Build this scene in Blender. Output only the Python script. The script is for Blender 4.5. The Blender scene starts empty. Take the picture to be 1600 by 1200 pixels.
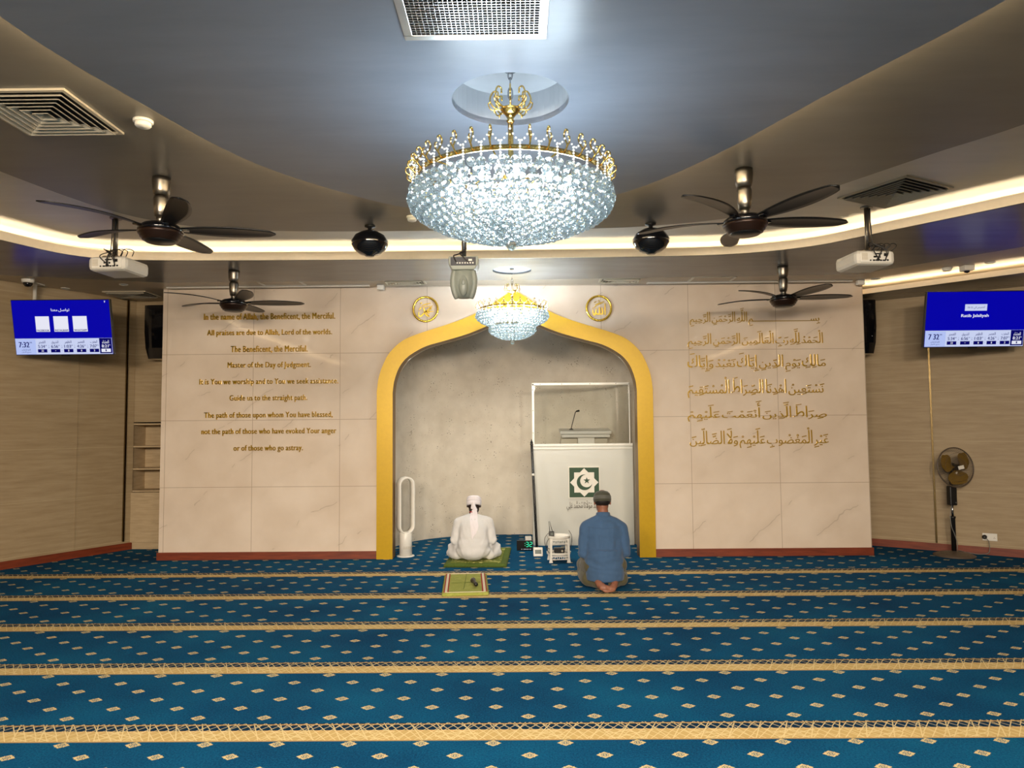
import bpy, bmesh, math, random, os, unicodedata
from mathutils import Vector, Matrix, Euler, noise

random.seed(7)
SC = bpy.context.scene
COL = SC.collection
PI = math.pi
R = math.radians

# ------------------------------------------------------------------ camera
FPX, EYE = 1120.0, 1.6
PITCH, YAW, ROLL = math.atan(65 / FPX), R(0.4), -0.0085
CAMROT = Matrix.Rotation(YAW, 3, 'Z') @ Matrix.Rotation(PI / 2 + PITCH, 3, 'X') @ Matrix.Rotation(ROLL, 3, 'Z')
cam_data = bpy.data.cameras.new('camera')
cam_data.sensor_fit = 'HORIZONTAL'
cam_data.sensor_width = 36.0
cam_data.lens = 36.0 * FPX / 1600.0
cam_data.clip_start = 0.05
cam = bpy.data.objects.new('camera', cam_data)
cam.matrix_world = Matrix.Translation((0, 0, EYE)) @ CAMROT.to_4x4()
COL.objects.link(cam)
SC.camera = cam

# ------------------------------------------------------------------ view, world
SC.view_settings.view_transform = 'Standard'
SC.view_settings.look = 'None'
SC.view_settings.gamma = 1.0
SC.view_settings.use_curve_mapping = False
SC.view_settings.exposure = 0.8
SC.cycles.caustics_refractive = False
SC.cycles.caustics_reflective = False
SC.cycles.sample_clamp_indirect = 4.0
SC.cycles.max_bounces = 10
SC.cycles.transparent_max_bounces = 16
world = bpy.data.worlds.new('world')
SC.world = world
world.use_nodes = True
world.node_tree.nodes['Background'].inputs['Color'].default_value = (1.0, 0.9, 0.78, 1)
world.node_tree.nodes['Background'].inputs['Strength'].default_value = 0.03

# ------------------------------------------------------------------ room lamps and added fill lamps
FILL_W = 50.0
WARM = (1.0, 0.85, 0.68)
COVE_RGB, COVE_E = (1.0, 0.78, 0.48), 22.0
RAFT_E = 60.0
SIDE_E = 30.0
BULB_RGB, BULB_E = (0.72, 0.87, 1.0), 56.0


def area(name, loc, size, watts, rgb, spread=178, rot=(0, 0, 0)):
    d = bpy.data.lights.new(name, 'AREA')
    d.shape = 'DISK'
    d.size = size
    d.energy = watts
    d.color = rgb
    d.spread = R(spread)
    o = bpy.data.objects.new(name, d)
    o.location = loc
    o.rotation_euler = rot
    COL.objects.link(o)
    return o


for dx, dy, dz, tilt in ((-2.5, -4.4, 3.14, 62), (-0.9, -4.4, 3.14, 62),  # added fill lamps, unseen behind the camera, without fittings, aimed at the marble
                         (-2.3, -2.6, 3.14, 58), (-0.8, -2.6, 3.14, 58), (0.8, -2.6, 3.14, 58), (2.3, -2.6, 3.14, 58),
                         (-1.7, -0.6, 3.14, 50), (0.0, -0.6, 3.14, 50), (1.7, -0.6, 3.14, 50)):
    low = dx < 0.1          # fill on this side is lower and broader, softening the fan shadows
    area('fill_lamp', (dx, dy, dz - (0.46 if low else 0.08)), 1.0 if low else 0.4, FILL_W, WARM, 125, (R(tilt), 0, R(-dx * 4)))


# ------------------------------------------------------------------ colour and node helpers
def lin(c):
    return tuple((v / 255 / 12.92) if v / 255 <= 0.04045 else ((v / 255 + 0.055) / 1.055) ** 2.4 for v in c)


def new_mat(name):
    m = bpy.data.materials.new(name)
    m.use_nodes = True
    return m, m.node_tree, m.node_tree.nodes['Principled BSDF']


class X:
    """a scalar socket with arithmetic"""
    def __init__(s, nt, sock):
        s.nt, s.s = nt, sock

    def op(s, kind, *a, clamp=False):
        n = s.nt.nodes.new('ShaderNodeMath')
        n.operation = kind
        n.use_clamp = clamp
        for i, v in enumerate((s,) + a):
            if isinstance(v, X):
                s.nt.links.new(v.s, n.inputs[i])
            else:
                n.inputs[i].default_value = v
        return X(s.nt, n.outputs[0])

    def __add__(s, o): return s.op('ADD', o)
    def __sub__(s, o): return s.op('SUBTRACT', o)
    def __mul__(s, o): return s.op('MULTIPLY', o)
    def __truediv__(s, o): return s.op('DIVIDE', o)
    def lt(s, o): return s.op('LESS_THAN', o)
    def gt(s, o): return s.op('GREATER_THAN', o)
    def mod(s, o): return s.op('FLOORED_MODULO', o)
    def floor(s): return s.op('FLOOR')
    def abs(s): return s.op('ABSOLUTE')
    def max(s, o): return s.op('MAXIMUM', o)
    def min(s, o): return s.op('MINIMUM', o)
    def inv(s): return X.__mul__(s, -1.0) + 1.0
    def near(s, p, w):                               # 1 where |((s mod p) - p/2)| < w
        return (s.mod(p) - p / 2).abs().lt(w)


def coords(nt, generated=False):
    t = nt.nodes.new('ShaderNodeTexCoord')
    sep = nt.nodes.new('ShaderNodeSeparateXYZ')
    nt.links.new(t.outputs['Object'], sep.inputs[0])
    return t.outputs['Object'], X(nt, sep.outputs[0]), X(nt, sep.outputs[1]), X(nt, sep.outputs[2])


def noise_x(nt, vec, scale, detail=3, rough=0.5, stretch=None):
    if stretch:
        mp = nt.nodes.new('ShaderNodeMapping')
        mp.inputs['Scale'].default_value = stretch
        nt.links.new(vec, mp.inputs['Vector'])
        vec = mp.outputs[0]
    n = nt.nodes.new('ShaderNodeTexNoise')
    n.inputs['Scale'].default_value = scale
    n.inputs['Detail'].default_value = detail
    n.inputs['Roughness'].default_value = rough
    nt.links.new(vec, n.inputs['Vector'])
    return X(nt, n.outputs['Fac'])


def ramp(nt, x, stops):
    n = nt.nodes.new('ShaderNodeValToRGB')
    cr = n.color_ramp
    while len(cr.elements) < len(stops):
        cr.elements.new(0.5)
    for e, (p, c) in zip(cr.elements, stops):
        e.position = p
        e.color = (*c, 1)
    nt.links.new(x.s, n.inputs[0])
    return n.outputs[0]


def mix(nt, fac, a, b):
    n = nt.nodes.new('ShaderNodeMix')
    n.data_type = 'RGBA'
    for sock, v in ((n.inputs[0], fac), (n.inputs[6], a), (n.inputs[7], b)):
        if isinstance(v, X):
            nt.links.new(v.s, sock)
        elif isinstance(v, (int, float)):
            sock.default_value = v
        elif isinstance(v, tuple):
            sock.default_value = (*v, 1)
        else:
            nt.links.new(v, sock)
    return n.outputs[2]


def bump(nt, bsdf, x, strength=0.2, dist=0.01):
    b = nt.nodes.new('ShaderNodeBump')
    b.inputs['Strength'].default_value = strength
    b.inputs['Distance'].default_value = dist
    nt.links.new(x.s, b.inputs['Height'])
    nt.links.new(b.outputs[0], bsdf.inputs['Normal'])


def simple(name, rgb, rough=0.5, metal=0.0, var=0.0, scale=30, coat=0.0, emis=None, spec=0.5, bmp=0.0):
    m, nt, b = new_mat(name)
    c = lin(rgb)
    b.inputs['Roughness'].default_value = rough
    b.inputs['Metallic'].default_value = metal
    b.inputs['Specular IOR Level'].default_value = spec
    b.inputs['Coat Weight'].default_value = coat
    if emis:
        b.inputs['Emission Color'].default_value = (*emis[0], 1)
        b.inputs['Emission Strength'].default_value = emis[1]
    vec, x, y, z = coords(nt)
    n = noise_x(nt, vec, scale)
    v = max(var, 0.02)
    nt.links.new(ramp(nt, n, [(0.3, tuple(max(0, k * (1 - v)) for k in c)), (0.7, tuple(min(1, k * (1 + v)) for k in c))]), b.inputs['Base Color'])
    if bmp:
        bump(nt, b, n, bmp, 0.004)
    return m


# ------------------------------------------------------------------ materials
def make_carpet():
    m, nt, b = new_mat('carpet')
    vec, x, y, z = coords(nt)
    P = 1.01
    s = y - 3.75
    mm = s.mod(P)
    has = y.lt(8.1)
    stripe = mm.lt(0.222) * has
    # gold lattice: crossing sets of lines
    u, v = x, mm
    tri = ((u.mod(0.22) - 0.11).abs() - 0.055) * 1.3
    l1 = (v - 0.11 - tri).near(0.075, 0.0042)
    l2 = (v - 0.11 + tri).near(0.075, 0.0042)
    l3 = (u * 0.45 + v).near(0.055, 0.0034)
    l4 = (u * -0.45 + v).near(0.055, 0.0034)
    l5 = (u * 2.2 + v).near(0.31, 0.007)
    l6 = (u * -2.2 + v).near(0.31, 0.007)
    lat = l1.max(l2).max((l3.max(l4)) * ((u.mod(0.44)).lt(0.22))).max(l5).max(l6)
    edge = mm.lt(0.012).max((mm - 0.205).abs().lt(0.006))
    gold_zone = mm.lt(0.132)
    # star motif
    row = ((s.mod(P) - 0.30) / 0.1355 + 0.5)
    row2 = ((y - 8.065) / 0.1355 + 0.5)
    row = row * has + row2 * has.inv()
    ri = row.floor()
    dv = (row - ri - 0.5) * 0.1355
    off = ri.mod(2.0) * 0.1825
    uu = (x - 0.046 + off + 0.1825).mod(0.365) - 0.1825
    au, av = uu.abs(), dv.abs()
    star = ((au * 0.85).max(av).lt(0.021)).max((au * 0.8 + av).lt(0.034))
    hole = (au + av - 0.020).abs().lt(0.0019).max((au.max(av) - 0.007).abs().lt(0.0018)).max(((au - av).abs().lt(0.0016)) * (au.gt(0.013)))
    star = star * hole.inv() * stripe.inv() * ((mm.gt(0.23)).max(has.inv()))
    fine = noise_x(nt, vec, 420, 2, 0.7)
    big = noise_x(nt, vec, 1.3, 3)
    tuft = noise_x(nt, vec, 95, 2, 0.6)
    blue = ramp(nt, fine * 0.55 + big * 0.2 + tuft * 0.25, [(0.38, lin((0, 40, 70))), (0.5, lin((0, 68, 108))), (0.64, lin((18, 112, 144)))])
    cream = lin((216, 196, 144))
    tan = lin((194, 166, 108))
    goldc = mix(nt, lat, tan, cream)
    bluec = mix(nt, l1.max(l2).max(l5).max(l6), lin((2, 40, 66)), lin((196, 182, 140)))
    band = mix(nt, gold_zone, bluec, goldc)
    band = mix(nt, edge, band, lin((176, 148, 96)))
    c = mix(nt, star, blue, lin((200, 184, 134)))
    c = mix(nt, stripe, c, band)
    nt.links.new(c, b.inputs['Base Color'])
    b.inputs['Roughness'].default_value = 0.95
    b.inputs['Specular IOR Level'].default_value = 0.1
    bump(nt, b, fine, 0.5, 0.006)
    return m


def make_marble():
    m, nt, b = new_mat('marble')
    vec, x, y, z = coords(nt)
    warp = noise_x(nt, vec, 1.1, 4, 0.6)
    d = x * 0.75 - z + warp * 0.55
    v1 = d.mod(0.62)
    vein = (v1 - 0.31).abs()
    n2 = noise_x(nt, vec, 3.0, 3)
    vmask = (vein.lt(0.005)) * (n2.gt(0.56))
    soft = (vein * 11.0).min(1.0).inv() * (n2 - 0.4).max(0.0) * 1.2
    base = ramp(nt, noise_x(nt, vec, 2.2, 4), [(0.3, lin((214, 196, 176))), (0.7, lin((226, 210, 192)))])
    c = mix(nt, soft * 0.55, base, lin((176, 156, 134)))
    c = mix(nt, vmask * 0.28, c, lin((130, 108, 88)))
    tx = (x + 0.03 + 1.075 / 2).mod(1.075) - 1.075 / 2
    tz = (z - 0.06 + 0.817 / 2).mod(0.817) - 0.817 / 2
    joint = tx.abs().lt(0.0035).max(tz.abs().lt(0.0035))
    c = mix(nt, joint * 0.55, c, lin((138, 116, 92)))
    nt.links.new(c, b.inputs['Base Color'])
    b.inputs['Roughness'].default_value = 0.04
    b.inputs['Specular IOR Level'].default_value = 0.9
    return m


def make_stonewall():
    m, nt, b = new_mat('travertine_cladding')
    vec, x, y, z = coords(nt)
    g = noise_x(nt, vec, 2.0, 6, 0.65, (1.2, 1.2, 14))
    g2 = noise_x(nt, vec, 1.0, 2)
    c = ramp(nt, g * 0.8 + g2 * 0.2, [(0.3, lin((146, 124, 92))), (0.5, lin((160, 139, 106))), (0.7, lin((172, 152, 120)))])
    tz = (z - 0.12).mod(0.62)
    c = mix(nt, tz.lt(0.005) * 0.35, c, lin((214, 198, 160)))
    nt.links.new(c, b.inputs['Base Color'])
    b.inputs['Roughness'].default_value = 0.55
    bump(nt, b, g, 0.05, 0.01)
    return m


def make_niche():
    m, nt, b = new_mat('flecked_plaster')
    vec, x, y, z = coords(nt)
    vo = nt.nodes.new('ShaderNodeTexVoronoi')
    vo.inputs['Scale'].default_value = 36
    nt.links.new(vec, vo.inputs['Vector'])
    dist = X(nt, vo.outputs['Distance'])
    n = noise_x(nt, vec, 7, 3)
    pit = dist.lt((n - 0.43).max(0.0) * 1.0)
    vo2 = nt.nodes.new('ShaderNodeTexVoronoi')
    vo2.inputs['Scale'].default_value = 60
    nt.links.new(vec, vo2.inputs['Vector'])
    lightfl = X(nt, vo2.outputs['Distance']).lt((noise_x(nt, vec, 9, 2) - 0.46).max(0.0) * 1.6)
    base = ramp(nt, noise_x(nt, vec, 5, 5), [(0.3, lin((204, 193, 174))), (0.7, lin((218, 208, 190)))])
    c = mix(nt, lightfl * 0.35, base, lin((226, 216, 200)))
    c = mix(nt, pit * 0.75, c, lin((112, 96, 76)))
    nt.links.new(c, b.inputs['Base Color'])
    b.inputs['Roughness'].default_value = 0.7
    return m


def make_ceiling(name, lo, hi, rough):
    m, nt, b = new_mat(name)
    vec, x, y, z = coords(nt)
    n = noise_x(nt, vec, 3, 4, 0.6, (0.5, 2, 1))
    nt.links.new(ramp(nt, n, [(0.3, lin(lo)), (0.7, lin(hi))]), b.inputs['Base Color'])
    b.inputs['Roughness'].default_value = rough
    b.inputs['Specular IOR Level'].default_value = 0.4
    bump(nt, b, n, 0.03, 0.01)
    return m


def make_wood(name, dark, light):
    m, nt, b = new_mat(name)
    vec, x, y, z = coords(nt)
    n = noise_x(nt, vec, 4, 5, 0.6, (1.0, 1.0, 9.0))
    nt.links.new(ramp(nt, n, [(0.3, lin(dark)), (0.7, lin(light))]), b.inputs['Base Color'])
    b.inputs['Roughness'].default_value = 0.45
    return m


def make_crystal():
    m, nt, b = new_mat('cut_crystal')
    out = nt.nodes['Material Output']
    b.inputs['Base Color'].default_value = (0.70, 0.77, 0.755, 1)
    b.inputs['Roughness'].default_value = 0.02
    b.inputs['IOR'].default_value = 1.55
    b.inputs['Transmission Weight'].default_value = 1.0
    tr = nt.nodes.new('ShaderNodeBsdfTransparent')
    tr.inputs[0].default_value = (0.92, 0.98, 0.98, 1)
    df = nt.nodes.new('ShaderNodeBsdfTranslucent')
    df.inputs[0].default_value = (0.9, 0.97, 0.96, 1)
    m1 = nt.nodes.new('ShaderNodeMixShader')
    m1.inputs[0].default_value = 0.15
    nt.links.new(b.outputs[0], m1.inputs[1])
    nt.links.new(df.outputs[0], m1.inputs[2])
    m2 = nt.nodes.new('ShaderNodeMixShader')
    m2.inputs[0].default_value = 0.06
    nt.links.new(m1.outputs[0], m2.inputs[1])
    nt.links.new(tr.outputs[0], m2.inputs[2])
    nt.links.new(m2.outputs[0], out.inputs[0])
    return m


def make_pane():
    m, nt, b = new_mat('clear_acrylic')
    out = nt.nodes['Material Output']
    tr = nt.nodes.new('ShaderNodeBsdfTransparent')
    tr.inputs[0].default_value = (0.95, 0.96, 0.95, 1)
    gl = nt.nodes.new('ShaderNodeBsdfGlossy')
    gl.inputs['Roughness'].default_value = 0.02
    fr = nt.nodes.new('ShaderNodeFresnel')
    fr.inputs[0].default_value = 1.45
    mx = nt.nodes.new('ShaderNodeMixShader')
    nt.links.new(fr.outputs[0], mx.inputs[0])
    nt.links.new(tr.outputs[0], mx.inputs[1])
    nt.links.new(gl.outputs[0], mx.inputs[2])
    nt.links.new(mx.outputs[0], out.inputs[0])
    return m


def glow(name, rgb, strength):
    m, nt, b = new_mat(name)
    b.inputs['Base Color'].default_value = (*[c * .08 for c in rgb], 1)
    b.inputs['Specular IOR Level'].default_value = 0.15
    b.inputs['Emission Color'].default_value = (*rgb, 1)
    b.inputs['Emission Strength'].default_value = strength
    b.inputs['Roughness'].default_value = 0.4
    return m


def make_rug(name, base, light, pat):
    m, nt, b = new_mat(name)
    vec, x, y, z = coords(nt)
    n = noise_x(nt, vec, 160, 2, 0.7)
    n2 = noise_x(nt, vec, 14, 4, 0.7)
    c = ramp(nt, n, [(0.3, lin(base)), (0.7, lin(light))])
    c = mix(nt, n2.gt(0.56) * pat, c, lin((214, 208, 130)))
    nt.links.new(c, b.inputs['Base Color'])
    b.inputs['Roughness'].default_value = 0.95
    bump(nt, b, n, 0.5, 0.004)
    return m


def make_cloth(name, rgb, rough=0.85, var=0.06):
    m, nt, b = new_mat(name)
    vec, x, y, z = coords(nt)
    n = noise_x(nt, vec, 260, 2, 0.6)
    n2 = noise_x(nt, vec, 9, 3, 0.5, (1.4, 1, 0.6))
    c = lin(rgb)
    nt.links.new(ramp(nt, n * 0.6 + n2 * 0.4, [(0.35, tuple(k * (1 - var) for k in c)), (0.65, tuple(min(1, k * (1 + var)) for k in c))]), b.inputs['Base Color'])
    b.inputs['Roughness'].default_value = rough
    b.inputs['Specular IOR Level'].default_value = 0.2
    b.inputs['Sheen Weight'].default_value = 0.15
    bump(nt, b, n2, 0.35, 0.02)
    return m


M = {
    'carpet': make_carpet(), 'marble': make_marble(), 'stone': make_stonewall(), 'niche': make_niche(),
    'raft': make_ceiling('grey_ceiling_paint', (112, 118, 128), (122, 128, 138), 0.34),
    'ring': make_ceiling('taupe_ceiling_paint', (110, 104, 96), (120, 114, 104), 0.32),
    'soffit': make_ceiling('soffit_paint', (112, 108, 102), (124, 120, 114), 0.25),
    'strip': make_ceiling('cream_ceiling_paint', (176, 162, 142), (188, 174, 154), 0.35),
    'cove': make_ceiling('cove_paint', (206, 196, 180), (218, 208, 192), 0.35),
    'lip': simple('cream_fascia', (236, 222, 196), 0.5),
    'skirt': make_wood('mahogany_skirting', (98, 40, 20), (132, 58, 30)),
    'cab': make_wood('oak_laminate', (168, 146, 112), (190, 168, 134)),
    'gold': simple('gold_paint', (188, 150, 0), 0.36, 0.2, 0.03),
    'goldshadow': simple('shaded_gold_return', (120, 84, 22), 0.4, 0.5),  # arch gold darkened: shade on the inner return put into the colour
    'brass': simple('polished_brass', (226, 192, 112), 0.18, 1.0),
    'letter': simple('gold_lettering', (222, 180, 58), 0.22, 0.65),
    'medal': simple('medallion_gold', (240, 206, 84), 0.2, 1.0),
    'crystal': make_crystal(), 'pane': make_pane(),
    'bead': simple('glass_bead', (228, 240, 242), 0.08, 0.0, coat=1.0),
    'bulb': glow('lamp_bulb', BULB_RGB, BULB_E),
    'bulb_small': glow('small_lamp_bulb', BULB_RGB, BULB_E * 5.0),
    'recess': make_ceiling('lit_recess_paint', (158, 160, 162), (166, 168, 170), 0.4),  # lighter than the raft: light inside the cups put into the colour
    'cove_led': glow('cove_led', COVE_RGB, COVE_E),
    'raft_led': glow('raft_led', COVE_RGB, RAFT_E),
    'side_led': glow('side_led', COVE_RGB, SIDE_E),
    'spot': glow('spot_lens', (1.0, 0.95, 0.86), 6.0),
    'champagne': simple('champagne_metal', (150, 142, 130), 0.34, 1.0),
    'blade': simple('espresso_blade', (11, 10, 10), 0.36, 0.0, 0.05),
    'blackgloss': simple('gloss_black', (8, 8, 12), 0.12, 0.0, coat=0.5),
    'black': simple('satin_black', (20, 19, 19), 0.4),
    'bronze': simple('bronze_trim', (44, 28, 20), 0.32, 0.5),
    'white': simple('white_plastic', (226, 222, 212), 0.4),
    'projwhite': simple('projector_white', (206, 202, 192), 0.4),
    'dark': simple('dark_void', (12, 11, 10), 0.8),
    'alu': simple('aluminium', (196, 196, 194), 0.3, 0.9),
    'grille': simple('grille_cream', (196, 184, 160), 0.4, 0.1),
    'ventgrey': simple('vent_slat_grey', (176, 168, 150), 0.4, 0.1),
    'steel': simple('brushed_steel', (172, 174, 178), 0.25, 1.0),
    'ptz': simple('sage_grey_plastic', (150, 156, 146), 0.35),
    'ptzdark': simple('connector_panel', (22, 26, 40), 0.5),
    'screen': glow('screen_blue', lin((0, 0, 168)), 0.53),
    'panel': glow('screen_pale', lin((206, 216, 250)), 0.5),
    'panel2': glow('screen_pale_blue', lin((184, 200, 252)), 0.5),
    'navy': glow('screen_navy', lin((4, 4, 112)), 0.4),
    'screenwhite': glow('screen_white', lin((238, 240, 255)), 0.5),
    'podium': simple('podium_white', (200, 199, 189), 0.3, 0, 0.02, 2),
    'framewhite': simple('frame_white', (232, 228, 216), 0.35),
    'green': simple('emblem_green', (0, 56, 18), 0.5),
    'emblemwhite': simple('emblem_cream', (228, 222, 208), 0.5),
    'ink': simple('dark_olive_lettering', (64, 56, 34), 0.4),
    'led': glow('clock_green', (0.0, 0.85, 0.4), 0.55),
    'lcd': simple('lcd_grey', (84, 92, 84), 0.3),
    'robe': make_cloth('white_robe', (212, 211, 210), 0.85, 0.03),
    'turban': make_cloth('white_turban', (226, 220, 224), 0.9, 0.03),
    'denim': make_cloth('blue_shirt', (60, 86, 118), 0.85, 0.07),
    'olive': make_cloth('olive_trousers', (78, 74, 54), 0.9, 0.08),
    'capgrey': make_cloth('cap_grey_green', (66, 66, 54), 0.85, 0.10),
    'capband': make_cloth('cap_band', (84, 84, 78), 0.7, 0.22),
    'skin_dark': simple('dark_skin', (44, 26, 20), 0.5, 0, 0.06),
    'skin': simple('tan_skin', (132, 86, 66), 0.5, 0, 0.06),
    'hair': simple('black_hair', (22, 16, 14), 0.6, bmp=0.4, scale=200),
    'eye': simple('eye_white', (220, 214, 206), 0.2),
    'red': simple('red_piping', (170, 30, 34), 0.7),
    'rug_green': make_rug('green_rug', (56, 76, 18), (94, 114, 34), 0.0),
    'rug_pat': make_rug('green_patterned_rug', (84, 100, 26), (122, 132, 48), 0.75),
    'rug_light': make_rug('light_green_rug', (130, 138, 54), (160, 164, 78), 0.12),
    'rug_red': make_rug('rug_red', (140, 24, 22), (168, 38, 32), 0),
    'rug_white': make_rug('rug_cream', (206, 196, 170), (226, 216, 192), 0),
    'fanblade': simple('amber_fan_blade', (112, 86, 28), 0.25, 0, 0.05),
    'fanbase': simple('taupe_plastic', (86, 74, 62), 0.4),
    'cord': simple('dark_cord', (30, 27, 25), 0.5),
    'greycord': simple('grey_cord', (120, 118, 112), 0.5),
    'brassrod': simple('brass_strip', (132, 112, 76), 0.25, 1.0),
}


# ------------------------------------------------------------------ mesh builder
class MB:
    def __init__(s):
        s.v, s.f, s.sm = [], [], []

    def add(s, verts, faces, smooth=False):
        b = len(s.v)
        s.v += [tuple(p) for p in verts]
        s.f += [tuple(i + b for i in f) for f in faces]
        s.sm += [smooth] * len(faces)
        return s

    def box(s, c, d, rot=None):
        hx, hy, hz = d[0] / 2, d[1] / 2, d[2] / 2
        p = [Vector((i * hx, j * hy, k * hz)) for i in (-1, 1) for j in (-1, 1) for k in (-1, 1)]
        if rot:
            e = rot if isinstance(rot, Matrix) else Euler(rot).to_matrix()
            p = [e @ q for q in p]
        return s.add([q + Vector(c) for q in p], [(0, 1, 3, 2), (4, 6, 7, 5), (0, 4, 5, 1), (2, 3, 7, 6), (0, 2, 6, 4), (1, 5, 7, 3)])

    def lathe(s, prof, c=(0, 0, 0), n=24, axis=None, smooth=True, scale=(1, 1), cap=True):
        """prof: [(radius, height)], about z or about the given axis direction"""
        q = Vector((0, 0, 1)).rotation_difference(Vector(axis).normalized()).to_matrix() if axis else Matrix.Identity(3)
        vs, fs = [], []
        for r, h in prof:
            for i in range(n):
                a = 2 * PI * i / n
                vs.append(q @ Vector((r * math.cos(a) * scale[0], r * math.sin(a) * scale[1], h)) + Vector(c))
        for k in range(len(prof) - 1):
            for i in range(n):
                j = (i + 1) % n
                fs.append((k * n + i, k * n + j, (k + 1) * n + j, (k + 1) * n + i))
        s.add(vs, fs, smooth)
        if cap:
            b = len(s.v) - len(vs)
            if prof[0][0] > 1e-5:
                s.f.append(tuple(b + i for i in reversed(range(n)))); s.sm.append(False)
            if prof[-1][0] > 1e-5:
                k = b + (len(prof) - 1) * n
                s.f.append(tuple(k + i for i in range(n))); s.sm.append(False)
        return s

    def tube(s, pts, r, n=8, closed=False, smooth=True):
        pts = [Vector(p) for p in pts]
        rr = r if isinstance(r, (list, tuple)) else [r] * len(pts)
        vs, fs = [], []
        N = len(pts)
        t0 = None
        up = Vector((0, 0, 1))
        for i, p in enumerate(pts):
            a = pts[(i - 1) % N] if closed or i > 0 else p
            b = pts[(i + 1) % N] if closed or i < N - 1 else p
            t = (b - a).normalized()
            if t0 is None:
                if abs(t.z) > 0.9:
                    up = Vector((0, 1, 0))
                u = t.cross(up).normalized()
            else:
                u = (u - t * u.dot(t)).normalized()
            t0 = t
            w = t.cross(u)
            for k in range(n):
                an = 2 * PI * k / n
                vs.append(p + (u * math.cos(an) + w * math.sin(an)) * rr[i])
        m = N if closed else N - 1
        for i in range(m):
            j = (i + 1) % N
            for k in range(n):
                l = (k + 1) % n
                fs.append((i * n + k, j * n + k, j * n + l, i * n + l))
        s.add(vs, fs, smooth)
        if not closed:
            b = len(s.v) - len(vs)
            s.f.append(tuple(b + k for k in range(n))); s.sm.append(False)
            s.f.append(tuple(b + (N - 1) * n + k for k in reversed(range(n)))); s.sm.append(False)
        return s

    def ball(s, c, r, sub=2, smooth=True, rot=None):
        bm = bmesh.new()
        bmesh.ops.create_icosphere(bm, subdivisions=sub, radius=1.0)
        rr = r if isinstance(r, (tuple, list, Vector)) else (r, r, r)
        e = Euler(rot).to_matrix() if rot else None
        vs = []
        for v in bm.verts:
            p = Vector((v.co.x * rr[0], v.co.y * rr[1], v.co.z * rr[2]))
            if e:
                p = e @ p
            vs.append(p + Vector(c))
        fs = [tuple(v.index for v in f.verts) for f in bm.faces]
        bm.free()
        return s.add(vs, fs, smooth)

    def capsule(s, p0, r0, p1, r1, n=14):
        p0, p1 = Vector(p0), Vector(p1)
        L = (p1 - p0).length
        prof = [(max(1e-4, r0 * math.sin(a)), -r0 * math.cos(a)) for a in [PI / 2 * i / 4 for i in range(5)]]
        prof += [(max(1e-4, r1 * math.cos(a)), L + r1 * math.sin(a)) for a in [PI / 2 * i / 4 for i in range(5)]]
        return s.lathe(prof, p0, n, p1 - p0)

    def prism(s, poly, d0, d1, place):
        """poly [(a,b)] extruded from depth d0 to d1; place(a,b,d) -> xyz"""
        n = len(poly)
        vs = [place(a, b, d0) for a, b in poly] + [place(a, b, d1) for a, b in poly]
        fs = [tuple(range(n)), tuple(reversed(range(n, 2 * n)))] + [(i, n + i, n + (i + 1) % n, (i + 1) % n) for i in range(n)]
        return s.add(vs, fs)

    def build(s, name, mat, parent=None, bevel=0.0, loc=None, rot=None, fix=True):
        me = bpy.data.meshes.new(name)
        me.from_pydata(s.v, [], s.f)
        me.polygons.foreach_set('use_smooth', s.sm)
        me.update()
        if fix:
            bm = bmesh.new()
            bm.from_mesh(me)
            bmesh.ops.recalc_face_normals(bm, faces=bm.faces)
            bm.to_mesh(me)
            bm.free()
        me.materials.append(mat)
        return link(name, me, parent, bevel, loc, rot)


def link(name, me, parent=None, bevel=0.0, loc=None, rot=None):
    o = bpy.data.objects.new(name, me)
    COL.objects.link(o)
    if parent:
        o.parent = parent
    if loc is not None:
        o.location = loc
    if rot is not None:
        o.rotation_euler = rot
    if bevel:
        b = o.modifiers.new('bevel', 'BEVEL')
        b.width = bevel
        b.segments = 2
        b.limit_method = 'ANGLE'
    return o


def tag(o, label, cat, group=None, kind=None):
    o['label'] = label
    o['category'] = cat
    if group:
        o['group'] = group
    if kind:
        o['kind'] = kind
    return o


def thing(name, label, cat, loc=(0, 0, 0), rz=0.0, group=None):
    o = bpy.data.objects.new(name, None)
    o.empty_display_size = 0.1
    COL.objects.link(o)
    o.location = loc
    o.rotation_euler = (0, 0, rz)
    return tag(o, label, cat, group)


def struct(o):
    o['kind'] = 'structure'
    return o


def copy_tree(o, parent=None):
    c = o.copy()
    COL.objects.link(c)
    if parent:
        c.parent = parent
    for ch in list(o.children):
        copy_tree(ch, c)
    return c


def spline(pts, n=8):
    """Catmull-Rom through open list of 2D or 3D points"""
    P = [Vector(p) for p in pts]
    P = [P[0] * 2 - P[1]] + P + [P[-1] * 2 - P[-2]]
    out = []
    for i in range(1, len(P) - 2):
        a, b, c, d = P[i - 1:i + 3]
        for k in range(n):
            t = k / n
            out.append(0.5 * ((2 * b) + (c - a) * t + (2 * a - 5 * b + 4 * c - d) * t * t + (3 * b - a - 3 * c + d) * t ** 3))
    out.append(P[-2])
    return out


def offset(path, d):
    """offset an open 2D path to its left by d"""
    out = []
    for i, p in enumerate(path):
        a = path[max(0, i - 1)]
        b = path[min(len(path) - 1, i + 1)]
        t = (Vector(b) - Vector(a)).normalized()
        out.append(Vector((p[0] - t.y * d, p[1] + t.x * d)))
    return out


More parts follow.
